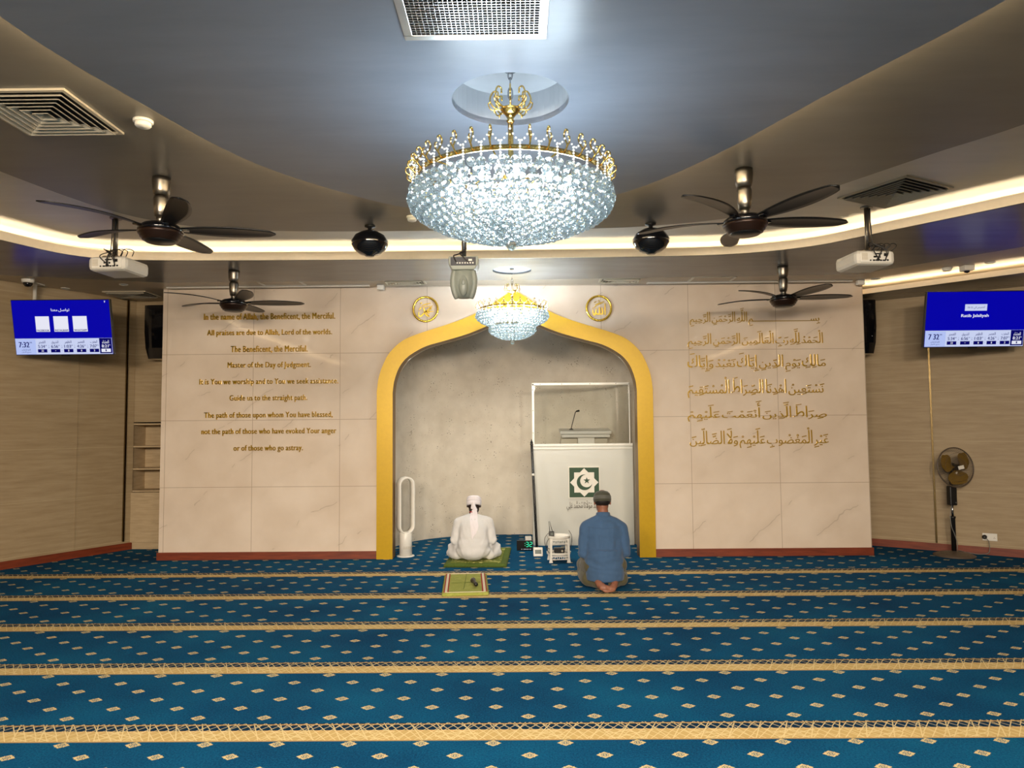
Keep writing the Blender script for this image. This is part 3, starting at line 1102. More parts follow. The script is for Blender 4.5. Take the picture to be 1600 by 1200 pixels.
# ================================================================== CHANDELIERS
def chandelier(name, label, x, y, hook_z, bowl_z, ring_z, RR, k, rows, bulbs, narm):
    """k scales the small parts; rows: (radius, z, ball radius, count)"""
    t = thing(name, label, 'chandelier', (x, y, hook_z))
    Z = lambda z: z - hook_z
    # stem, bowl, hook chain
    mb = MB()
    mb.lathe([(.0135 * k, Z(ring_z - .12)), (.0135 * k, Z(bowl_z - .045))], n=16)
    mb.build('stem', M['brass'], t)
    bz = Z(bowl_z)
    MB().lathe([(.0145 * k, bz - .055 * k), (.02 * k, bz - .045 * k), (.014 * k, bz - .035 * k), (.028 * k, bz - .012 * k), (.046 * k, bz + .004 * k), (.05 * k, bz + .014 * k), (.042 * k, bz + .018 * k)], n=24).build('bowl', M['brass'], t)
    mb = MB()
    top = -0.002
    for i in range(4):
        zz = bz + .018 + (top - bz - .018) * (i + .5) / 4
        h = (top - bz - .018) / 4 * .62
        mb.tube([(.011 * k * math.cos(a) * (i % 2), .011 * k * math.cos(a) * (1 - i % 2), zz + h * math.sin(a)) for a in [2 * PI * j / 12 for j in range(12)]], .0035 * k, 6, True)
    mb.lathe([(.03 * k, top - .012), (.03 * k, top)], n=16)
    mb.build('hook_chain', M['steel'], t)
    # scroll arms around the bowl
    sc = MB()
    sc.tube(spline([(.03 * k, 0, .01 * k), (.075 * k, 0, .02 * k), (.10 * k, 0, .06 * k), (.085 * k, 0, .10 * k), (.062 * k, 0, .10 * k), (.06 * k, 0, .082 * k)], 5), .0042 * k, 6)
    sc.tube(spline([(.05 * k, 0, .012 * k), (.092 * k, 0, .012 * k), (.108 * k, 0, .04 * k), (.098 * k, 0, .05 * k)], 5), .0036 * k, 6)
    sc.ball((.06 * k, 0, .08 * k), .006 * k, 1)
    sc.ball((.098 * k, 0, .05 * k), .006 * k, 1)
    sc.ball((.078 * k, 0, .004 * k), (.005 * k, .005 * k, .011 * k), 1)
    first = sc.build('scroll_arm', M['brass'], t, loc=(0, 0, bz))
    for i in range(1, 8):
        c = first.copy(); COL.objects.link(c); c.parent = t; c.rotation_euler = (0, 0, 2 * PI * i / 8)
    # rim band, inner hoop, spokes
    rz = Z(ring_z)
    MB().lathe([(RR, rz - .011 * k), (RR, rz + .011 * k), (RR - .006, rz + .011 * k), (RR - .006, rz - .011 * k), (RR, rz - .011 * k)], n=72, cap=False).build('rim_band', M['brass'], t)
    mb = MB()
    for rr, dz in ((RR * .52, -.055 * k), (RR * .30, -.09 * k)):
        mb.tube([(rr * math.cos(2 * PI * i / 40), rr * math.sin(2 * PI * i / 40), rz + dz) for i in range(40)], .005 * k, 6, True)
    for i in range(10):
        a = 2 * PI * i / 10 + .15
        mb.tube([(0.012 * math.cos(a), .012 * math.sin(a), rz - .02), (RR * .995 * math.cos(a), RR * .995 * math.sin(a), rz - .002)], .004 * k, 6)
        mb.tube([(RR * .52 * math.cos(a), RR * .52 * math.sin(a), rz - .055 * k), (RR * .30 * math.cos(a), RR * .30 * math.sin(a), rz - .09 * k)], .004 * k, 6)
    mb.build('inner_frame', M['brass'], t)
    # upright swan arms on the rim, bead strands between them
    am = MB()
    am.tube(spline([(RR, 0, 0), (RR + .018 * k, 0, .022 * k), (RR + .004 * k, 0, .05 * k), (RR - .006 * k, 0, .075 * k), (RR + .006 * k, 0, .094 * k), (RR + .02 * k, 0, .086 * k), (RR + .018 * k, 0, .072 * k)], 4), [.0042 * k] * 25, 6)
    am.tube(spline([(RR + .014 * k, 0, .016 * k), (RR + .034 * k, 0, .03 * k), (RR + .036 * k, 0, .052 * k), (RR + .026 * k, 0, .056 * k)], 4), .0036 * k, 6)
    arm = am.build('swan_arm', M['brass'], t, loc=(0, 0, rz))
    bd = MB()
    da = 2 * PI / narm
    for j in range(8):
        u = j / 7
        a = da * u
        r_ = RR + .018 * k
        bd.ball((r_ * math.cos(a), r_ * math.sin(a), .07 * k - .05 * k * math.sin(PI * u)), .0052 * k, 1)
    for j in range(7):
        bd.ball(((RR + .006) * math.cos(da / 2), (RR + .006) * math.sin(da / 2), -.006 * k - .0125 * k * j + .03 * k), .0062 * k, 1)
    strand = bd.build('bead_strand', M['bead'], t, loc=(0, 0, rz))
    for i in range(1, narm):
        for src in (arm, strand):
            c = src.copy(); COL.objects.link(c); c.parent = t; c.rotation_euler = (0, 0, 2 * PI * i / narm)
    # lamps inside
    bm_ = MB()
    bm_.lathe([(.001, -.036 * k), (.02 * k, -.03 * k), (.028 * k, -.008 * k), (.023 * k, .012 * k), (.010 * k, .026 * k)], n=14)
    b0 = bm_.build('bulb', M['bulb' if k > .9 else 'bulb_small'], t)
    sock = MB().lathe([(.0095 * k, .022 * k), (.0095 * k, .05 * k)], n=10).build('socket', M['brass'], b0)
    pos = [(RR * f * math.cos(2 * PI * i / nb + f), RR * f * math.sin(2 * PI * i / nb + f), rz + dz) for f, nb, dz in bulbs for i in range(nb)]
    b0.location = pos[0]
    for p in pos[1:]:
        c = copy_tree(b0, t)
        c.location = p
    # crystal balls
    balls = []
    for q, (r_, z_, br, cnt) in enumerate(rows):
        for i in range(cnt):
            a = 2 * PI * (i + (q % 2) * .5) / cnt + random.uniform(-.01, .01)
            balls.append((r_ * math.cos(a), r_ * math.sin(a), Z(z_) + random.uniform(-.003, .003), br))
    e = Vector((0, 0, EYE))
    balls.sort(key=lambda p: (Vector((p[0] + x, p[1] + y, p[2] + hook_z)) - e).length / p[3])
    me = None
    for p in balls[:100]:
        if me is None:
            o = MB().ball((0, 0, 0), 1.0, 2, False).build('crystal_ball', M['crystal'], t)
            me = o.data
        else:
            o = bpy.data.objects.new('crystal_ball', me)
            COL.objects.link(o)
            o.parent = t
        o.location = p[:3]
        o.scale = (p[3],) * 3
        o.rotation_euler = (random.uniform(0, 6), random.uniform(0, 6), random.uniform(0, 6))
    mb = MB()
    for p in balls[100:]:
        mb.ball(p[:3], p[3], 2, False, (random.uniform(0, 6), random.uniform(0, 6), 0))
    o = mb.build('crystal_cluster', M['crystal'], t, fix=False)
    o['kind'] = 'stuff'
    MB().ball((0, 0, Z(rows[-1][1]) - rows[-1][2] * 2.1), rows[-1][2] * 1.25, 2, False).build('pendant_ball', M['crystal'], t)
    return t


B = .0208
chandelier('crystal_chandelier', 'large crystal ball chandelier hanging from the round recess in the grey ceiling', REC1[0], REC1[1], 3.344, 3.125, 2.768, .468, 1.0,
           [(.474, 2.712, B, 62), (.482, 2.676, B, 62), (.470, 2.643, B, 60), (.440, 2.618, B, 56), (.405, 2.598, B, 52), (.37, 2.582, B, 47), (.335, 2.568, B, 43), (.30, 2.556, B, 38),
            (.265, 2.546, B, 34), (.23, 2.537, B, 29), (.195, 2.53, B, 25), (.16, 2.524, B, 20), (.125, 2.519, B, 16), (.09, 2.515, B, 11), (.05, 2.512, B, 6), (.001, 2.51, B, 1)],
           ((.62, 12, -.035), (.32, 6, -.06)), 36)
B = .0185
chandelier('crystal_chandelier', 'smaller crystal chandelier hanging in front of the golden arch peak', REC2[0], REC2[1], 3.334, 3.07, 2.872, .375, .82,
           [(.385, 2.825, B, 56), (.392, 2.795, B, 56), (.375, 2.768, B, 54), (.345, 2.745, B, 50), (.31, 2.728, B, 46), (.275, 2.714, B, 40),
            (.245, 2.672, B, 38), (.25, 2.642, B, 38), (.225, 2.615, B, 36), (.19, 2.594, B, 30), (.155, 2.578, B, 24), (.12, 2.567, B, 18), (.08, 2.559, B, 12), (.04, 2.554, B, 6), (.001, 2.551, B, 1)],
           ((.62, 8, -.03), (.3, 4, -.06)), 28)


# ================================================================== CEILING FANS
def make_fan(label, loc, phi):
    t = thing('ceiling_fan', label, 'fan', loc, phi, 'five bladed ceiling fans')
    MB().lathe([(.058, -.002), (.06, -.03), (.056, -.09), (.048, -.125)], n=24).build('canopy', M['champagne'], t)
    MB().lathe([(.044, -.131), (.050, -.15), (.046, -.23), (.038, -.275)], n=24).build('rod_cover', M['champagne'], t)
    MB().lathe([(.03, -.27), (.03, -.31)], n=20).build('rod', M['champagne'], t)
    MB().lathe([(.035, -.305), (.11, -.325), (.142, -.352), (.142, -.372), (.12, -.378)], n=40).build('motor_housing', M['blackgloss'], t)
    MB().lathe([(.128, -.372), (.146, -.378), (.138, -.396), (.130, -.40), (.127, -.416), (.116, -.42), (.113, -.434), (.10, -.438)], n=40).build('trim_ring', M['bronze'], t)
    MB().lathe([(.108, -.43), (.09, -.447), (.001, -.452)], n=32).build('bottom_cap', M['blade'], t)
    # one blade
    N, K = 18, 6
    top, bot = [], []
    for i in range(N + 1):
        u = i / N
        s_ = .11 + u * .63
        w = (.035 + .115 * math.sin(PI * min(1, u * .78 + .06)) ** 1.1) * (1 if u < .9 else math.sqrt(max(0.02, 1 - ((u - .9) / .1) ** 2)))
        sweep = .035 * math.sin(PI * u) - .02 * u
        zc = -.352 + .01 * math.sin(PI * u) + .012 * u
        pitch = R(15 - 8 * u)
        for j in range(K + 1):
            v = j / K - .5
            z_ = zc - v * w * math.sin(pitch) + .018 * (0.25 - v * v) * (w / .15)
            y_ = v * w * math.cos(pitch) + sweep
            top.append((s_, y_, z_ + .0035)); bot.append((s_, y_, z_ - .0035))
    m = len(top)
    fs = []
    for i in range(N):
        for j in range(K):
            a = i * (K + 1) + j
            q = (a, a + 1, a + K + 2, a + K + 1)
            fs += [q, tuple(m + k for k in reversed(q))]
    rim = [j for j in range(K + 1)] + [i * (K + 1) + K for i in range(1, N + 1)] + [N * (K + 1) + j for j in range(K - 1, -1, -1)] + [i * (K + 1) for i in range(N - 1, 0, -1)]
    for a, b in zip(rim, rim[1:] + rim[:1]):
        fs.append((a, m + a, m + b, b))
    mb = MB()
    mb.add(top + bot, fs, True)
    b0 = mb.build('blade', M['blade'], t)
    MB().box((.135, .0, -.352), (.09, .04, .012)).build('blade_iron', M['blackgloss'], b0, .004)
    for i in range(1, 5):
        c = copy_tree(b0, t)
        c.rotation_euler = (0, 0, 2 * PI * i / 5)
    return t


fan1 = make_fan('dark five-blade ceiling fan over the white projector nearer the left television', (-2.40, 4.76, Z_RING), R(18))
for lab, loc, phi in (('dark five-blade ceiling fan below the square vent, beside the right black pendant speaker', (1.53, 4.72, Z_RING), R(10)),
                      ('dark five-blade ceiling fan just above the English gold lettering', (-3.07, 7.70, Z_SOF), R(15)),
                      ('dark five-blade ceiling fan just above the Arabic gold calligraphy', (2.91, 7.76, Z_SOF), R(0))):
    f = copy_tree(fan1)
    f.location = loc
    f.rotation_euler = (0, 0, phi)
    f['label'] = lab


# ================================================================== TELEVISIONS
def flat_text(mb, body, u0, u1, v0, v1, y, sans=True, bold=0.0):
    words = layout(body, bold * 1.6, not sans)
    ref = [v for w in words for v in w[0]]
    for vs, fs in words:
        mb.add([(a, y - c * .02, b) for a, b, c in fit(vs, u0, u1, v0, v1, .004, ref)], fs)


TW, TH = 1.122, 0.632


def tv(label, loc, tilt, rz, right):
    t = thing('television', label, 'television', loc, 0, 'wall televisions showing prayer times')
    t.rotation_euler = (tilt, 0, rz)
    U = lambda u: (u - .5) * (TW - .016)
    V = lambda v: (.5 - v) * (TH - .016)
    MB().box((0, .022, 0), (TW, .044, TH)).build('casing', M['black'], t, .004)
    MB().box((0, .06, 0), (TW * .6, .035, TH * .6)).build('rear_cover', M['black'], t, .01)
    MB().box((0, .01, -TH / 2 - .006), (.09, .02, .014)).build('sensor_bar', M['black'], t)
    scr = MB().box((0, -.0025, 0), (TW - .016, .004, TH - .016)).build('screen', M['screen'], t)

    def pn(name, u0, u1, v0, v1, mat, y):
        return MB().box(((U(u0) + U(u1)) / 2, y, (V(v0) + V(v1)) / 2), (U(u1) - U(u0), .0006, V(v0) - V(v1))).build(name, M[mat], scr)
    pn('timetable_bar', 0.002, .998, .705, .998, 'panel', -.0052)
    mb = MB()
    for i in range(64):
        mb.box((U(.008 + i * .0157), -.0052, V(.703)), (.0062, .0006, .006))
    mb.build('dotted_edge', M['panel'], scr)
    pn('clock_panel', 0.002, .21, .715, .998, 'panel2', -.0058)
    pn('current_prayer_panel', .868, .995, .705, .985, 'navy', -.0058)
    names = ['الفجر', 'الشروق', 'الظهر', 'العصر', 'المغرب', 'العشاء']
    times = ['5:34', '6:56', '1:03', '4:26', '7:07', '8:21']
    nums = ['33', '-', '8', '8', '3', '1']
    cols = [.275, .410, .545, .678, .811, .932]
    dark, lite = M['navy'], M['screenwhite']

    def tx(name, mat, *a, **k):
        m_ = MB()
        flat_text(m_, *a, **k)
        m_.build(name, mat, scr, fix=False)
    for k, c in enumerate(cols):
        w = dark if k < 5 else lite
        tx('prayer_name', w, shape_word(names[k]), U(c - .036), U(c + .036), V(.805), V(.742), -.0068, False, .006)
        tx('prayer_time', w, times[k], U(c - .042), U(c + .028), V(.878), V(.822), -.0068, True, .012)
        tx('meridiem', w, 'PM' if k > 1 else 'AM', U(c + .031), U(c + .046), V(.843), V(.824), -.0068, True, .01)
        pn('count_box', c - .048, c + .048, .9, .962, 'navy' if k < 5 else 'screenwhite', -.0064)
        tx('count', lite if k < 5 else dark, nums[k], U(c - (.012 if k == 0 else .006)), U(c + (.012 if k == 0 else .006)), V(.95 if nums[k] != '-' else .934), V(.912 if nums[k] != '-' else .928), -.0074, True, .01)
    dots = MB()
    for c in (.343, .478, .611, .745):
        for v, r_ in ((.835, .003), (.872, .004), (.86, .002), (.93, .002)):
            dots.box((U(c), -.0066, V(v)), (r_, .0004, r_ * 2.2))
    dots.build('separator_dots', dark, scr)
    tm = '7 32' if right else '7:32'
    tx('clock_time', dark, tm, U(.035), U(.145), V(.865), V(.765), -.0068, True, .02)
    tx('meridiem', dark, 'PM', U(.15), U(.172), V(.79), V(.765), -.0068, True, .01)
    tx('date_line', dark, shape_line('الثلاثاء'), U(.062), U(.15), V(.925), V(.895), -.0068, False)
    tx('date_line', dark, shape_line('ربيع الاول'), U(.057), U(.155), V(.97), V(.94), -.0068, False)
    if right:
        pn('event_box', .385, .607, .225, .345, 'panel', -.0056)
        tx('event_time', dark, '19:15', U(.412), U(.462), V(.302), V(.268), -.0066, True)
        tx('date_line', dark, shape_line('الخميس في'), U(.472), U(.584), V(.318), V(.258), -.0066, False)
        tx('heading', lite, 'Ratib Jalaliyah', U(.352), U(.63), V(.475), V(.405), -.0056, True, .014)
    else:
        tx('heading', lite, shape_line('تواصل معنا'), U(.40), U(.59), V(.215), V(.15), -.0056, False, .008)
        for (a, b), cap in zip(((.23, .372), (.417, .566), (.614, .760)), ('FACEBOOK', 'INSTAGRAM', 'WHATSAPP')):
            pn('link_card', a, b, .293, .578, 'screenwhite', -.0056)
            tx('caption', dark, cap, U(a + .006), U(b - .006), V(.570), V(.535), -.0068, True, .02)
        ic = MB()
        for q in range(3):
            ic.box((U(.958), -.0056, V(.045 - q * .012)), (.006 + .004 * q, .0006, .005))
        ic.build('corner_icon', lite, scr)
    return t


tvl = tv('wall television with three white cards under an Arabic heading on blue', (-5.18, 8.09, 2.762), R(11.5), R(0.5), False)
tvr = tv('wall television above the pedestal fan reading Ratib Jalaliyah on blue', (5.17, 8.06, 2.752), R(11.5), R(-0.5), True)
# mounts: ceiling pole on the left, wall arm on the right
for t_, p0, p1 in ((tvl, Vector((-5.72, 8.40, Z_STRIP)), Vector((-5.30, 8.20, 2.80))), (tvr, Vector((5.62, 8.765, 2.80)), Vector((5.18, 8.14, 2.76)))):
    inv = (Matrix.Translation(t_.location) @ t_.rotation_euler.to_matrix().to_4x4()).inverted()
    mb = MB()
    if t_ is tvl:
        pts = [p0, Vector((p0.x, p0.y, 2.95)), Vector((-5.45, 8.30, 2.85)), p1]
        mb.tube([inv @ p for p in pts], .022, 10)
        mb.box(inv @ (p0 - Vector((0, 0, .008))), (.14, .14, .014), inv.to_3x3())
    else:
        mb.tube([inv @ p for p in (p0, p1)], .025, 8)
        mb.box(inv @ p0, (.2, .03, .2), inv.to_3x3() @ Matrix.Rotation(R(-35.3), 3, 'Z'))
    mb.build('mounting_arm', M['white'] if t_ is tvl else M['black'], t_)


# ================================================================== PROJECTORS AND THINGS ON POLES
def projector(label, x, y, z, top, side, rz=0):
    t = thing('projector', label, 'projector', (x, y, z), rz, 'white ceiling projectors')
    MB().box((0, .165, 0), (.345, .36, .125)).build('body', M['projwhite'], t, .035)
    MB().box((0, -.012, 0), (.27, .012, .088)).build('port_panel', M['white'], t, .004)
    mb = MB()
    for px_, pz_, w_, h_ in ((-.02, -.028, .02, .012), (.01, -.028, .03, .012), (.04, -.028, .018, .012), (.07, -.028, .026, .012), (.10, -.026, .014, .014), (-.01, .002, .024, .014), (.03, .0, .014, .014),
                             (.02, .028, .06, .01), (.085, .02, .034, .024), (-.05, -.028, .012, .01)):
        mb.box((px_ * side, -.02, pz_), (w_, .006, h_))
    mb.build('port', M['dark'], t)
    mb = MB()
    for i in range(6):
        mb.box((-.10 * side, -.02, -.02 + i * .01), (.05, .004, .004))
    mb.build('vent_grille', M['grille'], t)
    MB().lathe([(.04, 0), (.04, .03)], (.06, .34, .0), 20, (0, 1, 0)).build('lens', M['blackgloss'], t)
    pole = MB()
    pole.tube([(.0, .1, .07), (0, .1, top - z)], .021, 12)
    pole.lathe([(.05, 0), (.05, .012)], (0, .1, top - z - .013), 20)
    pole.box((0, .1, .068), (.14, .14, .014))
    pole.build('mounting_pole', M['champagne'], t)
    mb = MB()
    rnd = random.Random(3 + int(side))
    for i in range(5):
        a, b = rnd.uniform(-.02, .02), rnd.uniform(-.02, .02)
        pts = [(a * .8, .075 + b * .3, top - z - .02), (a, .07, (top - z) * .6), (a * 1.6, .06, .12), (rnd.uniform(-.08, .12), .0, .10 + rnd.uniform(-.01, .03)), (rnd.uniform(-.05, .11), -.05, .05), (rnd.uniform(-.02, .10), -.022, -.026)]
        mb.tube(spline(pts, 5), .0042, 6)
    for i in range(3):
        c = rnd.uniform(-.02, .1)
        mb.tube(spline([(c, .03, .068), (c + .06, .0, .12), (c + .12, .03, .11), (c + .09, .06, .07)], 5), .0036, 6)
    mb.build('cable', M['cord'], t)
    return t


projector('white projector hanging under the fan nearest the left television', -3.53, 6.10, 3.03, Z_COVE, 1, R(-4))
projector('white projector with tangled cables hanging below the square ceiling vent', 3.04, 6.02, 2.995, Z_COVE, 1, R(4))


def ball_speaker(label, x, y):
    t = thing('pendant_speaker', label, 'speaker', (x, y, Z_RING), 0, 'round black pendant speakers')
    MB().lathe([(.045, 0), (.045, -.012), (.018, -.02), (.018, -.05)], n=20).build('ceiling_rose', M['black'], t)
    MB().lathe([(.02, -.045), (.07, -.052), (.125, -.085), (.155, -.135), (.152, -.165), (.13, -.205), (.09, -.238), (.05, -.248), (.035, -.262), (.001, -.262)], n=40).build('housing', M['blackgloss'], t)
    return t


ball_speaker('round black pendant speaker left of the grey pan tilt camera', -1.235, 5.98)
ball_speaker('round black pendant speaker beside the fan blade, right of the chandelier', 1.145, 6.0)

t = thing('pan_tilt_camera', 'grey pan tilt camera on a steel pole between the chandeliers', 'camera', (-.447, 6.1, 3.46))
MB().tube([(0, 0, 0), (0, 0, -.43)], .02, 16).build('pole', M['steel'], t)
MB().lathe([(.045, -.012), (.045, 0)], n=20).build('pole_flange', M['steel'], t)
bx = MB()
bx.prism([(-.125, -.42), (.125, -.42), (.125, -.485), (.095, -.535), (-.095, -.535), (-.125, -.485)], -.09, .1, lambda a, b, d: (a, d, b))
bx.build('base_housing', M['ptz'], t, .008)
cp = MB().box((0, -.093, -.465), (.215, .008, .07)).build('connector_panel', M['ptzdark'], t)
mb = MB()
for i in range(7):
    mb.box((-.05 + i * .022, -.099, -.48), (.012, .006, .012))
mb.box((.06, -.099, -.455), (.03, .006, .016))
mb.build('socket', M['white'], cp)
MB().lathe([(.001, -.505), (.055, -.51), (.092, -.54), (.106, -.60), (.103, -.66), (.088, -.72), (.065, -.76), (.05, -.765), (.001, -.765)], n=36, scale=(1, .85)).build('head', M['ptz'], t)
for s_ in (-1, 1):
    MB().tube(spline([(s_ * .078, -.035, -.53), (s_ * .09, -.04, -.62), (s_ * .082, -.04, -.70), (s_ * .06, -.035, -.775)], 6), [.022, .024, .025, .026, .026, .026, .026, .026, .026, .026, .026, .026, .026, .026, .026, .025, .024, .022, .018], 12).build('yoke_arm', M['ptz'], t)
MB().ball((0, -.072, -.665), (.042, .03, .095), 3).build('face_plate', M['ptz'], t)
MB().ball((0, -.10, -.645), (.018, .008, .026), 2).build('badge', M['ptz'], t)
mb = MB()
mb.tube(spline([(.004, -.022, -.02), (-.002, -.026, -.15), (.016, -.026, -.28), (.012, -.03, -.36), (-.05, -.07, -.40), (-.08, -.10, -.42), (-.06, -.105, -.47)], 6), .006, 8)
mb.tube(spline([(.012, -.03, -.36), (-.03, -.08, -.39), (.0, -.11, -.43), (.05, -.105, -.48)], 6), .005, 8)
mb.build('cable', M['cord'], t)


def wall_speaker(label, x, y, zc, h, w, d, rz):
    t = thing('wall_speaker', label, 'speaker', (x, y, zc), rz, 'tall black wall speakers')
    n_ = 14
    poly = [(w / 2 * math.sin(PI * (i / n_ - .5)), -d / 2 - .05 * math.cos(PI * (i / n_ - .5))) for i in range(n_ + 1)] + [(w * .36, d / 2), (-w * .36, d / 2)]
    mb = MB()
    taper = lambda v: 1 - .38 * max(0, -v / h * 2 - .4)
    rows_ = [-h / 2, -h * .3, 0, h * .4, h / 2]
    k = len(poly)
    vs = [(a * taper(z_), b * taper(z_), z_) for z_ in rows_ for a, b in poly]
    fs = [(r_ * k + i, r_ * k + (i + 1) % k, (r_ + 1) * k + (i + 1) % k, (r_ + 1) * k + i) for r_ in range(len(rows_) - 1) for i in range(k)]
    fs += [tuple(range(k)), tuple(reversed(range((len(rows_) - 1) * k, len(rows_) * k)))]
    mb.add(vs, fs)
    mb.build('cabinet', M['blackgloss'], t)
    MB().box((0, d / 2 + .05, 0), (.1, .1, .16)).build('bracket', M['black'], t)
    MB().lathe([(.006, 0), (.006, .004)], (w * .3, -d / 2 - .04, -h * .18), 12, (0, -1, 0)).build('badge', M['steel'], t)
    return t


wall_speaker('tall black wall speaker half hidden behind the marble, above the alcove shelves', -4.67, 9.40, 2.86, .70, .40, .22, 0)
wall_speaker('tall black wall speaker beside the Arabic end of the marble wall', 4.425, 9.20, 2.815, .68, .33, .2, R(-12))


# ================================================================== CEILING VENTS AND SMALL FITTINGS
def square_vent(label, x, y, z, w, d, rz, group=None, mat='ventgrey'):
    t = thing('ceiling_vent', label, 'vent', (x, y, z), rz, group)
    fr = .022
    mb = MB()
    for a, b, c, e in ((0, d / 2 - fr / 2, w, fr), (0, -d / 2 + fr / 2, w, fr), (w / 2 - fr / 2, 0, fr, d - 2 * fr), (-w / 2 + fr / 2, 0, fr, d - 2 * fr)):
        mb.box((a, b, -.006), (c, e, .012))
    mb.build('frame', M['grille'], t)
    MB().box((0, 0, -.0008), (w - .01, d - .01, .0015)).build('backing', M['fanbase' if mat == 'grille' else 'dark'], t)
    n_ = 6
    mb = MB()
    for i in range(n_):
        f0 = 1 - (i + .25) / (n_ + .3)
        f1 = 1 - (i + .80) / (n_ + .3)
        a, b = (w - 2 * fr) / 2 * f0, (d - 2 * fr) / 2 * f0
        a2, b2 = (w - 2 * fr) / 2 * f1, (d - 2 * fr) / 2 * f1
        z0, z1 = -.022, -.004
        lv = [(a, b, z0 - .004), (a, b, z0), (a2, b2, z1), (a2, b2, z1 - .003), (a - .004, b - .004, z0 - .004)]
        vs = [(sx * p[0], sy * p[1], p[2]) for p in lv for sx, sy in ((-1, -1), (1, -1), (1, 1), (-1, 1))]
        fs = []
        for j in range(4):
            l = (j + 1) % 4
            for r_ in range(5):
                q = (r_ + 1) % 5
                fs.append((r_ * 4 + j, r_ * 4 + l, q * 4 + l, q * 4 + j))
        mb.add(vs, fs)
    mb.build('louvre', M[mat], t, fix=False)
    return t


square_vent('square ceiling vent of nested louvres in the taupe ceiling, at the left picture edge', -2.52, 3.74, Z_RING, .55, .55, R(0), 'square louvred ceiling vents')
square_vent('square ceiling vent of nested louvres above the cable-strewn projector', 3.07, 5.73, Z_COVE, .60, .60, R(28.7), 'square louvred ceiling vents', 'ventgrey')
square_vent('small dark ceiling vent over the alcove between television and marble', -4.95, 9.12, Z_STRIP, .55, .4, 0)
square_vent('shallow slatted ceiling vent above the medallion beside the hanging camera', -1.34, 8.50, Z_STRIP, .5, .24, 0, 'shallow vents along the marble wall', 'grille')
square_vent('shallow slatted ceiling vent above the medallion right of the arch peak', 1.25, 8.52, Z_STRIP, .5, .24, 0, 'shallow vents along the marble wall', 'grille')


def access_panel(label, x0, x1, y0, y1):
    t = thing('access_panel', label, 'panel', ((x0 + x1) / 2, (y0 + y1) / 2, Z_STRIP), 0, 'flat access panels along the marble wall')
    w, d = x1 - x0, y1 - y0
    mb = MB()
    for a, b, c, e in ((0, d / 2, w, .012), (0, -d / 2, w, .012), (w / 2, 0, .03, d - .012), (-w / 2, 0, .03, d - .012)):
        mb.box((a, b, -.004), (c, e, .008))
    mb.build('frame', M['white'], t)
    MB().box((0, 0, -.0015), (w - .03, d - .012, .003)).build('lid', M['strip'], t)


access_panel('flat ceiling access panel behind the fan over the English lettering', -3.07, -2.57, 8.36, 8.64)
access_panel('flat ceiling access panel behind the fan over the Arabic calligraphy', 2.1, 2.6, 8.40, 8.66)
for lab, x0, x1 in (('long slim white ceiling track above the English lettering', -4.29, -1.80), ('long slim white ceiling track above the Arabic calligraphy', 1.60, 4.10)):
    t = thing('ceiling_track', lab, 'track', ((x0 + x1) / 2, 8.70, Z_STRIP), 0, 'slim tracks along the top of the marble wall')
    MB().box((0, 0, -.008), (x1 - x0, .05, .016)).build('rail', M['white'], t)
    MB().box((0, -.0, -.0175), (x1 - x0 - .02, .012, .003)).build('slot', M['ventgrey'], t)
for lab, x in (('small white box on the ceiling track end beside the left-hand slatted vent', -1.66), ('small white box on the ceiling track end at the marble wall corner', 4.20)):
    tag(MB().box((0, 0, -.03), (.085, .06, .06)).build('junction_box', M['white'], None, .006, (x, 8.69, Z_STRIP)), lab, 'box', 'small white boxes at the track ends')

# egg-crate return grille over the camera
t = thing('egg_crate_grille', 'square egg-crate return air grille in the grey ceiling above the large chandelier', 'grille', (-.155, 2.52, Z_RAFT))
w, d, fr = .575, .62, .035
mb = MB()
for a, b, c, e in ((0, d / 2 - fr / 2, w, fr), (0, -d / 2 + fr / 2, w, fr), (w / 2 - fr / 2, 0, fr, d - 2 * fr), (-w / 2 + fr / 2, 0, fr, d - 2 * fr)):
    mb.box((a, b, -.006), (c, e, .012))
mb.build('frame', M['alu'], t, .002)
MB().box((0, 0, -.0008), (w - .02, d - .02, .0014)).build('backing', M['dark'], t)
mb = MB()
iw, idp = w - 2 * fr, d - 2 * fr
for i in range(1, 28):
    mb.box((-iw / 2 + iw * i / 28, 0, -.006), (.0022, idp, .008))
for i in range(1, 32):
    mb.box((0, -idp / 2 + idp * i / 32, -.0058), (iw, .0022, .008))
mb.build('lattice', M['alu'], t)

# detectors, dome camera, downlights
def detector(label, x, y, z, r=.05):
    t = thing('smoke_detector', label, 'detector', (x, y, z), 0)
    MB().lathe([(r, 0), (r, -.012), (r * .9, -.016)], n=24).build('base', M['white'], t)
    MB().lathe([(r * .8, -.015), (r * .82, -.03), (r * .7, -.038), (.001, -.04)], n=24).build('cap', M['white'], t)


detector('white round smoke detector on the taupe ceiling between the left vent and fan', -2.05, 3.85, Z_RING, .052)
detector('white round smoke detector behind the large chandelier, near the left pendant speaker', -.84, 5.72, Z_RING, .045)
detector('white slotted smoke detector in the lit trough over the right-hand television', 4.86, 8.03, Z_STRIP, .055)
t = thing('dome_camera', 'white dome security camera above the left television', 'camera', (-5.60, 8.10, Z_STRIP))
MB().lathe([(.066, 0), (.066, -.03), (.06, -.05), (.05, -.054)], n=28).build('base', M['white'], t)
MB().lathe([(.05, -.05), (.047, -.075), (.03, -.096), (.001, -.102)], n=28).build('dome', M['blackgloss'], t)
t = thing('dome_camera', 'white box-mounted security camera in the lit trough above the Ratib Jalaliyah screen', 'camera', (5.02, 7.93, Z_STRIP))
MB().box((0, 0, -.03), (.11, .11, .06)).build('base', M['white'], t, .006)
MB().lathe([(.03, -.058), (.026, -.075), (.001, -.085)], n=20).build('dome', M['blackgloss'], t)


